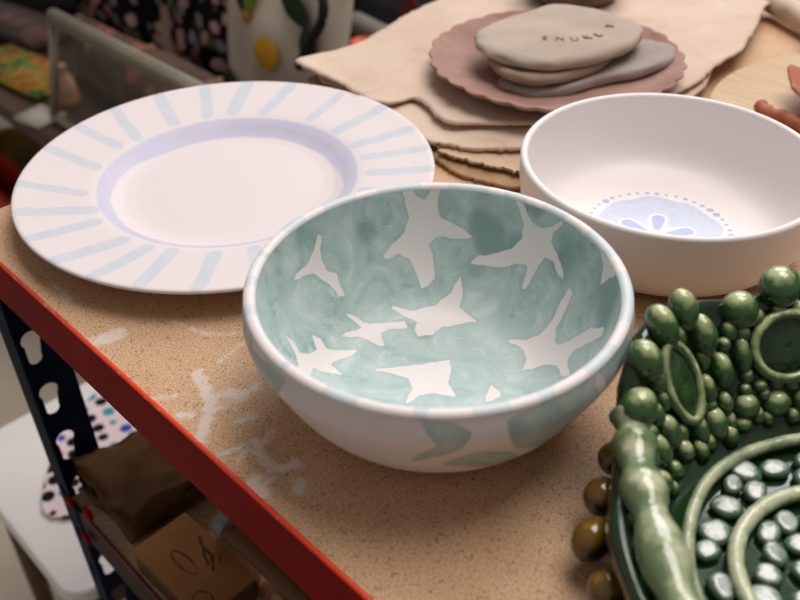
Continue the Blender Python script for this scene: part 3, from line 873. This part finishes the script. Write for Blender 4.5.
for ch, (x, y), k in zip('SNUKLY', lp, range(6)):
    cu = bpy.data.curves.new('letter', 'FONT'); cu.body = ch; cu.size = .0112; cu.extrude = .0004; cu.align_x = 'CENTER'; cu.align_y = 'CENTER'
    tmp = bpy.data.objects.new('letter_tmp', cu); COL.objects.link(tmp)
    me = bpy.data.meshes.new_from_object(tmp.evaluated_get(bpy.context.evaluated_depsgraph_get()))
    bpy.data.objects.remove(tmp)
    me.name = 'stamped_letter'; me.materials.clear(); me.materials.append(m_ink)
    o = bpy.data.objects.new('stamped_letter', me); COL.objects.link(o)
    o.parent = ts
    o.location = Vector((x, y, .0586))-Vector(ts.location)
    o.rotation_euler = (0, 0, math.radians(40+[0, 2, 8, 25, 42, 70][k]))

# pot at the top edge
m_pot = simple('dark_clay', srgb(150, 130, 112), srgb(112, 92, 76), 18, 0.8, .2)
pot = obj('clay_pot', lathe([(.0005, 0), (.040, 0), (.046, .003), (.049, .01), (.053, .03), (.055, .05), (.054, .065), (.051, .066), (.050, .06), (.049, .03), (.044, .008), (.0005, .006)], 96), m_pot, loc=(.0005, .6530, .0238))
tag(pot, 'small grey brown clay pot at the top edge, standing on the canvas', 'pot')

# round wooden board and terracotta dish
def mat_wood(name, c1, c2, sc=18, stretch=(1, 9, 1), rough=.55):
    t = MT(name, rough, .35)
    mp = t.nodes.new('ShaderNodeMapping'); mp.inputs['Scale'].default_value = stretch
    t.links.new(t.co(), mp.inputs['Vector'])
    n = t.noise(sc, 5, .6, .4, mp.outputs[0])
    t.color(t.ramp(n, [(.3, c1), (.7, c2)])); return t.m
m_wood = mat_wood('pale_wood', srgb(214, 186, 152), srgb(196, 164, 128))
wb = obj('wooden_board', lathe([(.0005, 0), (.1465, 0), (.1495, .002), (.1500, .006), (.1495, .010), (.147, .0118), (.0005, .012)], 160), m_wood, loc=(.3630, .6110, .0004))
tag(wb, 'round pale wooden board behind the white bowl at the right edge', 'board')
m_terra = simple('terracotta', srgb(196, 128, 100), srgb(168, 100, 74), 30, .8, .15)
def lob(t, i):
    e = min(1, max(0, (i-1))/5) if i < 8 else max(0, (13-i))/6
    return 1+.035*e*math.cos(11*t+.2), .004*e*math.cos(11*t+.2)
td = obj('terracotta_dish', lathe([(.0005, .003), (.03, .004), (.045, .008), (.058, .014), (.068, .020), (.076, .025), (.079, .026), (.080, .0245), (.074, .019), (.065, .013), (.052, .006), (.035, 0), (.0005, 0)], 200, lob), m_terra, loc=(.352, .612, .0126))
tag(td, 'terracotta dish with wavy lobed rim on the wooden board, cut by the right edge', 'dish')
tc = obj('terracotta_coil', tube(spline([(.272, .553, .0180), (.283, .545, .0185), (.297, .546, .0182), (.312, .540, .0188), (.326, .541, .0182), (.34, .536, .018)], 6), [.0052+.0010*math.sin(i*1.3) for i in range(31)], 12), m_terra)
tag(tc, 'knobbly terracotta clay coil lying on the front of the wooden board', 'clay coil')
m_gcup = simple('green_cup_glaze', srgb(20, 110, 80), srgb(14, 90, 64), 30, .25)
gc = obj('green_cup', lathe([(.0005, 0), (.02, 0), (.026, .01), (.029, .035), (.0275, .035), (.024, .01), (.0005, .004)], 64), m_gcup, loc=(.255, .752, .0004))
tag(gc, 'green glazed cup beyond the wooden board, barely in frame at the right edge', 'cup')

# ================================================================ LOWER SHELF CONTENTS
m_kraft = simple('kraft_paper', srgb(112, 80, 50), srgb(86, 60, 36), 12, .85, .9, .15, .008, 22)
def bag_mesh():
    bm = bmesh.new()
    bmesh.ops.create_cube(bm, size=1)
    bmesh.ops.subdivide_edges(bm, edges=bm.edges, cuts=14, use_grid_fill=True)
    for v in bm.verts:
        x, y, z = v.co
        nn = noise.noise((x*3, y*3, z*3+4)); n2 = noise.noise((x*7, y*7, z*7))
        h = 1+.0*x
        v.co = Vector((x*.100+.006*nn, y*.145+.006*noise.noise((x*3+9, y*3, z*3)), (z+.5)*(.030+.012*x)*(1+.3*noise.noise((x*2.5, y*2.5, 7)))+(.012*nn+.009*n2)*(z > -.45)))
    return from_bm(bm)
kb = obj('paper_bag', bag_mesh(), m_kraft, loc=(-.010, .090, LZ+.0085))
kb2 = obj('paper_bag', bag_mesh(), m_kraft, loc=(.125, .205, LZ+.0085)); kb2.rotation_euler = (0, 0, PI); tag(kb2, 'dark kraft paper bag deep under the red beam behind the carton', 'paper bag')
tag(kb, 'crumpled brown kraft paper bag on the lower shelf beside the blue post', 'paper bag')
def mat_card():
    t = MT('cardboard_drawn', .85, .2)
    n = t.noise(30, 3)
    c = t.ramp(n, [(.3, srgb(172, 124, 78)), (.7, srgb(156, 108, 66))])
    m = t.rng(t.attr('ink'), -.0004, .0006, .8, 0)
    t.color(t.mix(m, c, srgb(52, 36, 26))); return t.m
nx, ny = 90, 70
cw, chh = .100, .056
V = [(cw*(i/nx-.5), chh*(j/ny-.5), .0015*math.sin(i/nx*3)) for j in range(ny+1) for i in range(nx+1)]
F = [(j*(nx+1)+i, j*(nx+1)+i+1, (j+1)*(nx+1)+i+1, (j+1)*(nx+1)+i) for j in range(ny) for i in range(nx)]
N = len(V)
V += [(x, y, z-.003) for x, y, z in V]; F += [tuple(reversed([i+N for i in f])) for f in F]
cbx = empty('cardboard_box', (.109, .0355, LZ+.0012), math.radians(2))
tag(cbx, 'brown cardboard carton with dark oval marker drawings at the front of the lower shelf', 'box')
lid = obj('box_lid', (V, F), mat_card(), cbx, loc=(0, 0, .0275))
P2 = np.array(V)[:, :2]
ink = np.full(len(V), 1.0)
def oval(cx, cy, a, b, rot, w=.0007):
    pts = [(cx+a*math.cos(2*PI*k/24)*math.cos(rot)-b*math.sin(2*PI*k/24)*math.sin(rot), cy+a*math.cos(2*PI*k/24)*math.sin(rot)+b*math.sin(2*PI*k/24)*math.cos(rot)) for k in range(25)]
    return sdf_line(P2, pts, w)
for q in ((-.006, -.004, .017, .0050, .05), (.034, -.014, .009, .006, .3)): ink = np.minimum(ink, oval(*q))
ink = np.minimum(ink, sdf_line(P2, [(-.018, .020), (-.008, .016), (.006, .016), (.018, .008)], .0012))
ink = np.minimum(ink, sdf_line(P2, [(-.010, .018), (.000, .012), (.012, .008)], .0008))
ink += .0008*noise_arr(np.array(V), 160, 3)
set_attr(lid, 'ink', ink)
obj('box_body', box((0, 0, .0125), (.097, .053, .025), .001), m_kraft, cbx, smooth=False)
# mottled wood block
def mat_block():
    t = MT('mottled_block', .6, .3)
    n = t.noise(28, 3, .5, .8)
    t.color(t.ramp(n, [(.42, srgb(150, 92, 56)), (.5, srgb(170, 112, 72)), (.56, srgb(214, 180, 160))])); return t.m
blk = obj('wooden_block', box((0, 0, .0225), (.090, .040, .045), .002), mat_block(), loc=(.149, .0845, LZ+.0005))
blk.rotation_euler = (0, 0, math.radians(4))
tag(blk, 'brown and pinkish mottled wooden block on the lower shelf under the brush', 'block')
m_handle = mat_wood('dark_handle_wood', srgb(120, 84, 56), srgb(92, 62, 40), 30, (3, 20, 20), .5)
m_ferr = simple('ferrule_metal', srgb(150, 150, 152), srgb(120, 120, 122), 30, .35, spec=.6)
br = empty('brush', (.118, .0660, -.2435), math.radians(1.5))
tag(br, 'wooden handled brush with a grey metal ferrule lying over the mottled block', 'brush')
obj('handle', tube([(.004, 0, 0), (.02, 0, .0005), (.06, 0, .001), (.10, 0, .001), (.17, 0, .0)], [.0085, .0078, .0072, .008, .0095], 16), m_handle, br)
obj('ferrule', tube([(-.008, 0, 0), (.002, 0, 0), (.006, 0, 0)], [.0095, .0095, .0088], 16), m_ferr, br)
obj('cord', tube(spline([(.008, -.009, -.002), (.010, -.0, .0098), (.014, .009, .0), (.012, -.002, -.010), (.006, -.012, -.02), (.004, -.013, -.034)], 6), .0008, 6), m_handle, br)
m_gpl = simple('grey_plastic', srgb(128, 128, 122), srgb(112, 112, 106), 20, .5)
gp = obj('grey_tray', box((0, 0, .018), (.05, .05, .036), .004), m_gpl, loc=(.226, .060, LZ+.0005))
tag(gp, 'small grey tray on the lower shelf at the end of the brush', 'tray')

# ================================================================ FLOOR, WALLS, STOOL
m_floor = simple('concrete_floor', srgb(216, 202, 186), srgb(198, 182, 164), 3, .8, .1)
fl = obj('floor', box((-.5, 1.0, -.925), (8, 7, .05)), m_floor, smooth=False); tag(fl, kind='structure')
m_wall = simple('dim_wall', srgb(120, 108, 96), srgb(104, 92, 82), 2, .9)
wl = obj('wall_back', box((-.5, 4.55, .6), (8, .1, 3)), m_wall, smooth=False); tag(wl, kind='structure')
m_white = simple('white_laminate', srgb(250, 244, 240), srgb(244, 238, 234), 8, .45)
m_brn = mat_wood('brown_frame_wood', srgb(112, 90, 66), srgb(90, 70, 50), 14)
stool = empty('stool', (-.265, .20, -.9))
tag(stool, 'low white topped stool with rounded corners on the floor beside the shelving', 'stool')
def rrect(w, h, r, z0, z1, n=8, bev=.004):
    out = []
    for cx, cy, a0 in ((w/2-r, h/2-r, 0), (-w/2+r, h/2-r, 90), (-w/2+r, -h/2+r, 180), (w/2-r, -h/2+r, 270)):
        for k in range(n+1):
            a = math.radians(a0+90*k/n); out.append((cx, cy, math.cos(a), math.sin(a)))
    V, F = [], []
    rows = [(r-bev, z0), (r, z0+bev), (r, z1-bev), (r-bev, z1)]
    for rr, z in rows: V += [(cx+rr*c, cy+rr*s, z) for cx, cy, c, s in out]
    m = len(out)
    for i in range(3):
        for k in range(m): F.append((i*m+k, i*m+(k+1) % m, (i+1)*m+(k+1) % m, (i+1)*m+k))
    F.append(tuple(reversed(range(m)))); F.append(tuple(range(3*m, 4*m)))
    return V, F
obj('seat', rrect(.315, .44, .03, .375, .40), m_white, stool)
obj('apron', rrect(.29, .41, .02, .33, .374), m_brn, stool)
for sx in (-1, 1):
    for sy in (-1, 1):
        obj('leg', tube([(sx*.125, sy*.185, .35), (sx*.135, sy*.195, 0.0005)], [.016, .012], 12), m_brn, stool)
def mat_polka():
    t = MT('polka_cloth', .85, .15)
    v = t.vor(46, rnd=.6); vc = t.vor(46, out='Color', rnd=.6)
    hs = t.nodes.new('ShaderNodeSeparateColor'); t.links.new(vc, hs.inputs[0])
    dotc = t.ramp(hs.outputs[0], [(0, srgb(22, 20, 26)), (.62, srgb(22, 20, 26)), (.64, srgb(60, 150, 160)), (.8, srgb(60, 80, 170)), (.9, srgb(196, 90, 80))], 'CONSTANT')
    t.color(t.mix(t.rng(v, .34, .42, 1, 0), srgb(228, 205, 208), dotc)); return t.m
pk = obj('polka_cloth', sheet([(-.385, .175), (-.345, .222), (-.29, .212), (-.235, .168), (-.200, .080), (-.212, .036), (-.244, .018), (-.296, .050), (-.35, .10)], lambda x, y, e: -.4935+.003*noise.noise((x*20, y*20, 1)), jag=.003, seed=31), mat_polka())
tag(pk, 'pink cloth with black and coloured dots lying on the white stool', 'cloth')

# ================================================================ SIDE TABLE AND BACKGROUND
m_tabw = mat_wood('table_wood', srgb(88, 66, 50), srgb(62, 46, 36), 10)
m_dark = simple('dark_cloth', srgb(20, 18, 18), srgb(14, 13, 13), 8, .9)
sd = empty('side_table', (-1.45, .68, -.9))
tag(sd, 'low wooden table beyond the shelf end, crowded with printed fabric and frames', 'table')
obj('tabletop', box((0, 0, .485), (1.88, .54, .03), .003), m_tabw, sd, smooth=False)
for sx in (-1, 1):
    for sy in (-1, 1): obj('leg', box((sx*.88, sy*.22, .235), (.05, .05, .469), .003), m_tabw, sd, smooth=False)
TZ = -.3995
# leaning framed glass
m_rail = simple('olive_grey_metal', srgb(150, 142, 124), srgb(132, 124, 106), 12, .6)
def mat_glass():
    t = MT('dusty_glass', .15, .5)
    out = [n for n in t.nodes if n.type == 'OUTPUT_MATERIAL'][0]
    tr = t.nodes.new('ShaderNodeBsdfTransparent'); tr.inputs[0].default_value = (.82, .82, .78, 1)
    mx = t.nodes.new('ShaderNodeMixShader'); mx.inputs[0].default_value = .10
    t.b.inputs['Base Color'].default_value = srgb(170, 165, 155)
    t.links.new(tr.outputs[0], mx.inputs[1]); t.links.new(t.b.outputs[0], mx.inputs[2]); t.links.new(mx.outputs[0], out.inputs[0])
    return t.m
fr = empty('framed_glass', (-1.0, .453, TZ))
fr.rotation_euler = (math.radians(-14), 0, 0)
tag(fr, 'sheet of glass in a grey metal frame leaning on the low table behind the plate', 'framed glass')
FH = .207
obj('top_rail', box((.31, 0, FH-.012), (.64, .020, .026), .004), m_rail, fr)
obj('bottom_rail', box((.31, 0, .008), (.64, .016, .014), .003), m_rail, fr)
for x in (-.004, .624): obj('side_post', box((x, 0, FH/2), (.012, .015, FH-.006), .003), m_rail, fr)
obj('glass_pane', box((.31, 0, FH/2), (.612, .003, FH-.03)), mat_glass(), fr, smooth=False)

def mat_floral(name, base, stops, scale=26, size=.35):
    t = MT(name, .85, .15)
    v = t.vor(scale); vc = t.vor(scale, out='Color')
    hs = t.nodes.new('ShaderNodeSeparateColor'); t.links.new(vc, hs.inputs[0])
    d = t.math('ADD', v, t.math('MULTIPLY', t.math('SUBTRACT', t.noise(scale*3, 3), .5), .5))
    keep = t.math('GREATER_THAN', hs.outputs[1], .28)
    m = t.math('MULTIPLY', t.rng(d, size-.08, size+.05, 1, 0), keep)
    t.color(t.mix(m, base, t.ramp(hs.outputs[0], stops, 'CONSTANT'))); return t.m
pinks = [(0, srgb(190, 150, 146)), (.25, srgb(120, 130, 110)), (.42, srgb(150, 150, 158)), (.6, srgb(170, 110, 108)), (.8, srgb(90, 96, 70)), (.92, srgb(200, 176, 160))]
m_flo1 = mat_floral('black_floral', srgb(15, 13, 14), pinks, 26, .42)
m_flo2 = mat_floral('dense_floral', srgb(16, 14, 15), pinks, 32, .48)
m_brf = mat_floral('brown_print', srgb(92, 74, 62), [(0, srgb(150, 92, 76)), (.3, srgb(120, 84, 66)), (.6, srgb(140, 110, 92)), (.85, srgb(90, 96, 60))], 20, .4)
def mat_mottle(name, stops, scale):
    t = MT(name, .8, .2); t.color(t.ramp(t.noise(scale, 4, .6, 1.0), stops)); return t.m
def soft_panel(w, h, th, seed, nx=26, ny=20, lean=0):
    V, F = [], []
    for side in (0, 1):
        for j in range(ny+1):
            for i in range(nx+1):
                x, z = i/nx-.5, j/ny
                pf = (1-abs(2*x)**3)*(1-abs(2*z-1)**4)
                y = (-1 if side == 0 else 1)*(th*.5*max(.05, pf))+.012*noise.noise((x*4, z*4, seed))
                V.append((x*w+.008*noise.noise((z*3, seed, 1)), y+lean*z*h, z*h+.010*noise.noise((x*4, seed, 3))*z))
    N = (nx+1)*(ny+1)
    for j in range(ny):
        for i in range(nx):
            a = j*(nx+1)+i
            F.append((a, a+1, a+nx+2, a+nx+1)); F.append((N+a+nx+1, N+a+nx+2, N+a+1, N+a))
    ring = [i for i in range(nx+1)]+[j*(nx+1)+nx for j in range(1, ny+1)]+[ny*(nx+1)+i for i in range(nx-1, -1, -1)]+[j*(nx+1) for j in range(ny-1, 0, -1)]
    for k in range(len(ring)):
        a, b = ring[k], ring[(k+1) % len(ring)]
        F.append((b, a, a+N, b+N))
    return V, F
def bag(name, x, y, w, h, th, mat, seed, label, cat, lean=.12, z=TZ, group=None, rz=0):
    e = empty(name, (x, y, z+.004), rz)
    tag(e, label, cat, group)
    obj('bag_body', soft_panel(w, h, th, seed, lean=lean), mat, e)
    for yy in (-.012, .012):
        obj('handle', tube(spline([(-.07, lean*h+yy, h-.01), (-.065, lean*h+yy, h+.06), (0, lean*h+yy, h+.10), (.065, lean*h+yy, h+.06), (.07, lean*h+yy, h-.01)], 6), .006, 8), mat, e)
    return e
bag('fabric_bag', -1.66, .80, .34, .34, .05, m_flo1, 2, 'black bag with sparse pale flowers standing left behind the glass frame', 'bag', group='floral bags')
bag('fabric_bag', -1.285, .765, .33, .29, .05, m_flo1, 5, 'black floral bag in the middle of the row behind the glass frame', 'bag', group='floral bags')
bag('fabric_bag', -.955, .765, .25, .29, .05, m_flo2, 9, 'black bag with dense pink and green flowers beside the cream tote', 'bag', group='floral bags')
# brown printed bundle behind the glass
V, F = [], []
bn = obj('printed_bundle', soft_panel(.74, .12, .11, 14, lean=.25), m_brf, loc=(-.78, .580, TZ+.006))
tag(bn, 'brown and rust printed fabric bundle lying behind the glass', 'fabric')
m_skin = simple('pink_bisque', srgb(206, 164, 146), srgb(190, 140, 118), 30, .7)
m_oran2 = simple('orange_red_glaze', srgb(214, 84, 36), srgb(190, 66, 28), 20, .5)
m_oran = simple('orange_glaze', srgb(200, 132, 60), srgb(170, 100, 40), 30, .5)
def bottle(x, y, s, label, mat=m_skin, z=TZ, nm='bisque_vase'):
    e = empty(nm, (x, y, z)); tag(e, label, 'vase', 'small bisque vases')
    obj('vase_body', lathe([(.0005, 0), (.018*s, 0), (.024*s, .012*s), (.026*s, .04*s), (.020*s, .065*s), (.011*s, .078*s), (.010*s, .095*s), (.0135*s, .10*s), (.012*s, .10*s), (.008*s, .095*s), (.0005, .09*s)], 40), mat, e)
    obj('base_band', lathe([(.0188*s, .002*s), (.0250*s, .012*s), (.0268*s, .030*s), (.0262*s, .030*s), (.0188*s, .002*s)], 40, close=True), m_oran, e)
    return e
bottle(-1.04, .505, .85, 'pink bisque vase with orange base behind the left end of the glass')
bottle(-.765, .495, .60, 'small pink bisque vase with orange base near the plate rim behind glass')
bottle(-1.20, .65, .7, 'pale pink bisque vase between the glass frame and the black bags')
bottle(-.81, .70, .65, 'pink bisque vase close to the right end of the glass frame rail')
bottle(-1.02, .685, .75, 'pink and orange bisque vase before the black bags, above the middle of the frame rail')

# cream tote with lemons
m_cream = simple('cream_cotton', srgb(222, 210, 194), srgb(204, 190, 174), 9, .9, .2, .1)
m_lem = simple('lemon_print', srgb(226, 176, 40), srgb(206, 150, 28), 20, .8)
m_leaf = simple('leaf_print', srgb(40, 62, 38), srgb(26, 44, 28), 30, .8)
m_leaf2 = simple('light_leaf_print', srgb(140, 150, 62), srgb(110, 126, 50), 30, .8)
m_cord = simple('black_cord', srgb(24, 24, 24), srgb(16, 16, 16), 30, .8)
tote = empty('tote_bag', (-.615, .690, TZ+.004), math.radians(0))
tag(tote, 'cream cotton tote bag printed with lemons and leaves, black cord handle', 'bag')
obj('bag_body', soft_panel(.315, .32, .05, 19, lean=.15), m_cream, tote)
def blob(name, cx, cz, a, b, rot, mat):
    V, F = [], []
    for i in range(6):
        s = i/5
        for k in range(24):
            t = 2*PI*k/24
            x, z = a*s*math.cos(t), b*s*math.sin(t)*(1-.25*abs(math.cos(t)))
            X, Z = x*math.cos(rot)-z*math.sin(rot), x*math.sin(rot)+z*math.cos(rot)
            V.append((cx+X, -.034+.15*(cz+Z)+.004*s*s, cz+Z))
    for i in range(5):
        for k in range(24): F.append((i*24+k, i*24+(k+1) % 24, (i+1)*24+(k+1) % 24, (i+1)*24+k))
    return obj(name, (V, F), mat, tote)
blob('lemon_print', -.012, .168, .034, .030, .2, m_lem)
blob('leaf_print', -.085, .252, .016, .040, .3, m_leaf); blob('leaf_print', -.055, .25, .018, .036, -.4, m_leaf2)
blob('leaf_print', .055, .262, .045, .024, -.6, m_leaf); blob('leaf_print', .095, .205, .022, .034, .2, m_leaf); blob('leaf_print', -.110, .085, .020, .030, .2, m_leaf)
blob('lemon_print', -.068, .215, .012, .014, 0, m_oran)
obj('cord_handle', tube(spline([(.075, .018, .315), (.100, .014, .312), (.135, .006, .288), (.136, -.002, .255), (.118, -.014, .222), (.100, -.024, .180)], 8), .008, 8), m_cord, tote)
# black crate with red lettering and grey bar
m_blackp = simple('black_plastic', srgb(18, 17, 18), srgb(12, 12, 13), 10, .5)
m_rlet = simple('red_lettering', srgb(120, 24, 34), srgb(100, 18, 28), 20, .6)
m_bar = simple('grey_bar', srgb(150, 144, 134), srgb(130, 124, 114), 16, .5)
ck = empty('black_crate', (-.40, 1.10, -.9))
tag(ck, 'black crate with red lettering and a pale grey bar across, between tote and cloth pile', 'crate')
obj('crate_body', box((0, 0, .335), (.62, .26, .67), .006), m_blackp, ck)
def blet(x, z, ch, size):
    cu = bpy.data.curves.new('letter', 'FONT'); cu.body = ch; cu.size = size; cu.extrude = .001
    tmp = bpy.data.objects.new('tmp', cu); COL.objects.link(tmp)
    me = bpy.data.meshes.new_from_object(tmp.evaluated_get(bpy.context.evaluated_depsgraph_get()))
    bpy.data.objects.remove(tmp)
    me.materials.clear(); me.materials.append(m_rlet)
    o = bpy.data.objects.new('crate_letter', me); COL.objects.link(o); o.parent = ck
    o.location = (x, -.132, z); o.rotation_euler = (PI/2, 0, 0)
blet(-.22, .615, 'A', .16); blet(-.08, .64, 'B', .16)
obj('crate_bar', tube([(-.30, -.150, .635), (-.02, -.150, .612), (.25, -.150, .59)], .020, 12), m_bar, ck)
og = obj('orange_vase', lathe([(.0005, 0), (.026, 0), (.036, .014), (.040, .06), (.034, .105), (.022, .13), (.024, .143), (.020, .141), (.0005, .12)], 40), m_oran2, loc=(-.600, .880, TZ))
tag(og, 'small orange red vase between the lemon tote and the cloth corner', 'vase')
# printed packs at the far left
m_pack = mat_mottle('green_orange_print', [(.36, srgb(46, 74, 36)), (.47, srgb(84, 124, 56)), (.54, srgb(176, 130, 54)), (.62, srgb(150, 84, 46))], 30)
m_pack_old = mat_floral('green_orange_print', srgb(62, 84, 44), [(0, srgb(176, 120, 50)), (.35, srgb(84, 128, 60)), (.6, srgb(196, 140, 60)), (.8, srgb(150, 80, 50))], 22, .5)
m_pk2 = mat_floral('mauve_print', srgb(84, 70, 66), [(0, srgb(110, 84, 78)), (.5, srgb(70, 62, 60))], 16, .5)
def stackpack(x, y, w, d, h, mat, rz, label):
    V, F = box((0, 0, h/2), (w, d, h), .006, 3)
    o = obj('printed_pack', (V, F), mat, loc=(x, y, TZ)); o.rotation_euler = (0, 0, rz)
    tag(o, label, 'pack', 'printed packs'); return o
stackpack(-1.245, .512, .28, .12, .02, m_pack, .1, 'green and orange printed pack at the front left of the low table')
stackpack(-1.48, .60, .30, .10, .05, m_pk2, .15, 'mauve brown printed pack behind the green and orange one')
stackpack(-1.66, .70, .34, .12, .09, m_dark, .1, 'charcoal wrapped pack at the far left corner of the low table')
pc = obj('white_card', box((0, 0, .004), (.075, .065, .008), .001), simple('card_white', srgb(190, 180, 164), srgb(176, 166, 150), 10, .8), loc=(-1.035, .440, TZ)); tag(pc, 'small off-white card on the low table edge left of the glass frame', 'card')
pc.rotation_euler = (0, 0, .2)
# things under the low table
m_yel = simple('yellow_plastic', srgb(150, 116, 24), srgb(126, 96, 20), 10, .5)
m_rbox = simple('red_plastic', srgb(196, 54, 30), srgb(170, 44, 26), 10, .5)
yb = obj('yellow_tub', lathe([(.0005, 0), (.10, 0), (.105, .01), (.115, .10), (.123, .11), (.123, .12), (.115, .12), (.108, .10), (.098, .02), (.0005, .02)], 64), m_yel, loc=(-1.74, .60, -.8995)); tag(yb, 'yellow tub on the floor under the low table', 'tub')
rb = empty('red_crate', (-1.44, .45, -.8995)); tag(rb, 'red plastic crate on the floor just left of the plate', 'crate')
obj('crate_body', join(box((0, 0, .005), (.34, .08, .01)), box((-.165, 0, .115), (.01, .08, .21)), box((.165, 0, .115), (.01, .08, .21)), box((0, -.035, .115), (.32, .01, .21)), box((0, .035, .115), (.32, .01, .21))), m_rbox, rb, smooth=False)
obj('crate_rim', join(box((0, -.042, .225), (.36, .018, .014), .002), box((0, .042, .225), (.36, .018, .014), .002), box((-.172, 0, .225), (.018, .066, .014), .002), box((.172, 0, .225), (.018, .066, .014), .002)), m_rbox, rb, smooth=False)
# dark draped rack at the back of the room
rk = empty('draped_rack', (-1.3, 1.55, -.9)); tag(rk, 'rack draped with black cloth closing off the background', 'rack')
V, F = [], []
for j in range(24):
    for i in range(120):
        x = (i/119-.5)*4.6; z = j/23*1.1
        V.append((x, .035*math.sin(x*26+1.5*noise.noise((x*3, z, 0)))+.02*noise.noise((x*5, z*3, 2)), z+.001))
for j in range(23):
    for i in range(119): F.append((j*120+i, j*120+i+1, (j+1)*120+i+1, (j+1)*120+i))
obj('drape', (V, F), m_dark, rk)
obj('rail', tube([(-2.32, 0, 1.11), (0, 0, 1.11), (2.32, 0, 1.11)], .012, 12), m_bar, rk)
for sx in (-1, 1): obj('upright', tube([(sx*2.31, .06, 0), (sx*2.31, .06, 1.12)], .012, 12), m_bar, rk)

# ================================================================ LIGHT, CAMERA
w = bpy.data.worlds.new('world'); scn.world = w; w.use_nodes = True
w.node_tree.nodes['Background'].inputs[0].default_value = (1.0, .93, .88, 1)
w.node_tree.nodes['Background'].inputs[1].default_value = 0.2
def area(name, loc, target, sx, sy, power, col):
    l = bpy.data.lights.new(name, 'AREA'); l.shape = 'RECTANGLE'; l.size = sx; l.size_y = sy; l.energy = power; l.color = col
    o = bpy.data.objects.new(name, l); COL.objects.link(o); o.location = loc
    o.rotation_euler = (Vector(target)-Vector(loc)).to_track_quat('-Z', 'Y').to_euler()
    return o
area('window_light', (-.9, 2.4, 1.9), (.2, .2, 0), 2.0, 1.4, 46, (.96, .955, 1.0))
area('ceiling_light', (.3, .85, 2.0), (.25, .25, 0), 1.5, 1.1, 33, (1.0, .94, .90))

cam = bpy.data.cameras.new('camera'); co = bpy.data.objects.new('camera', cam); COL.objects.link(co)
cam.sensor_width = 36; cam.lens = 40.38
right = Vector((.6993, .7147, -.0158)); down = Vector((.4276, -.4359, -.7919)); fwd = Vector((-.5728, .547, -.6104))
M = Matrix((right, -down, -fwd)).transposed().to_4x4()
M.translation = Vector((.5656, -.1547, .3571))
co.matrix_world = M
cam.clip_start = 0.02
cam.dof.use_dof = True; cam.dof.focus_distance = 0.56; cam.dof.aperture_fstop = 7.0
scn.camera = co
scn.view_settings.view_transform = 'Standard'
scn.view_settings.look = 'None'
scn.view_settings.exposure = 0.0
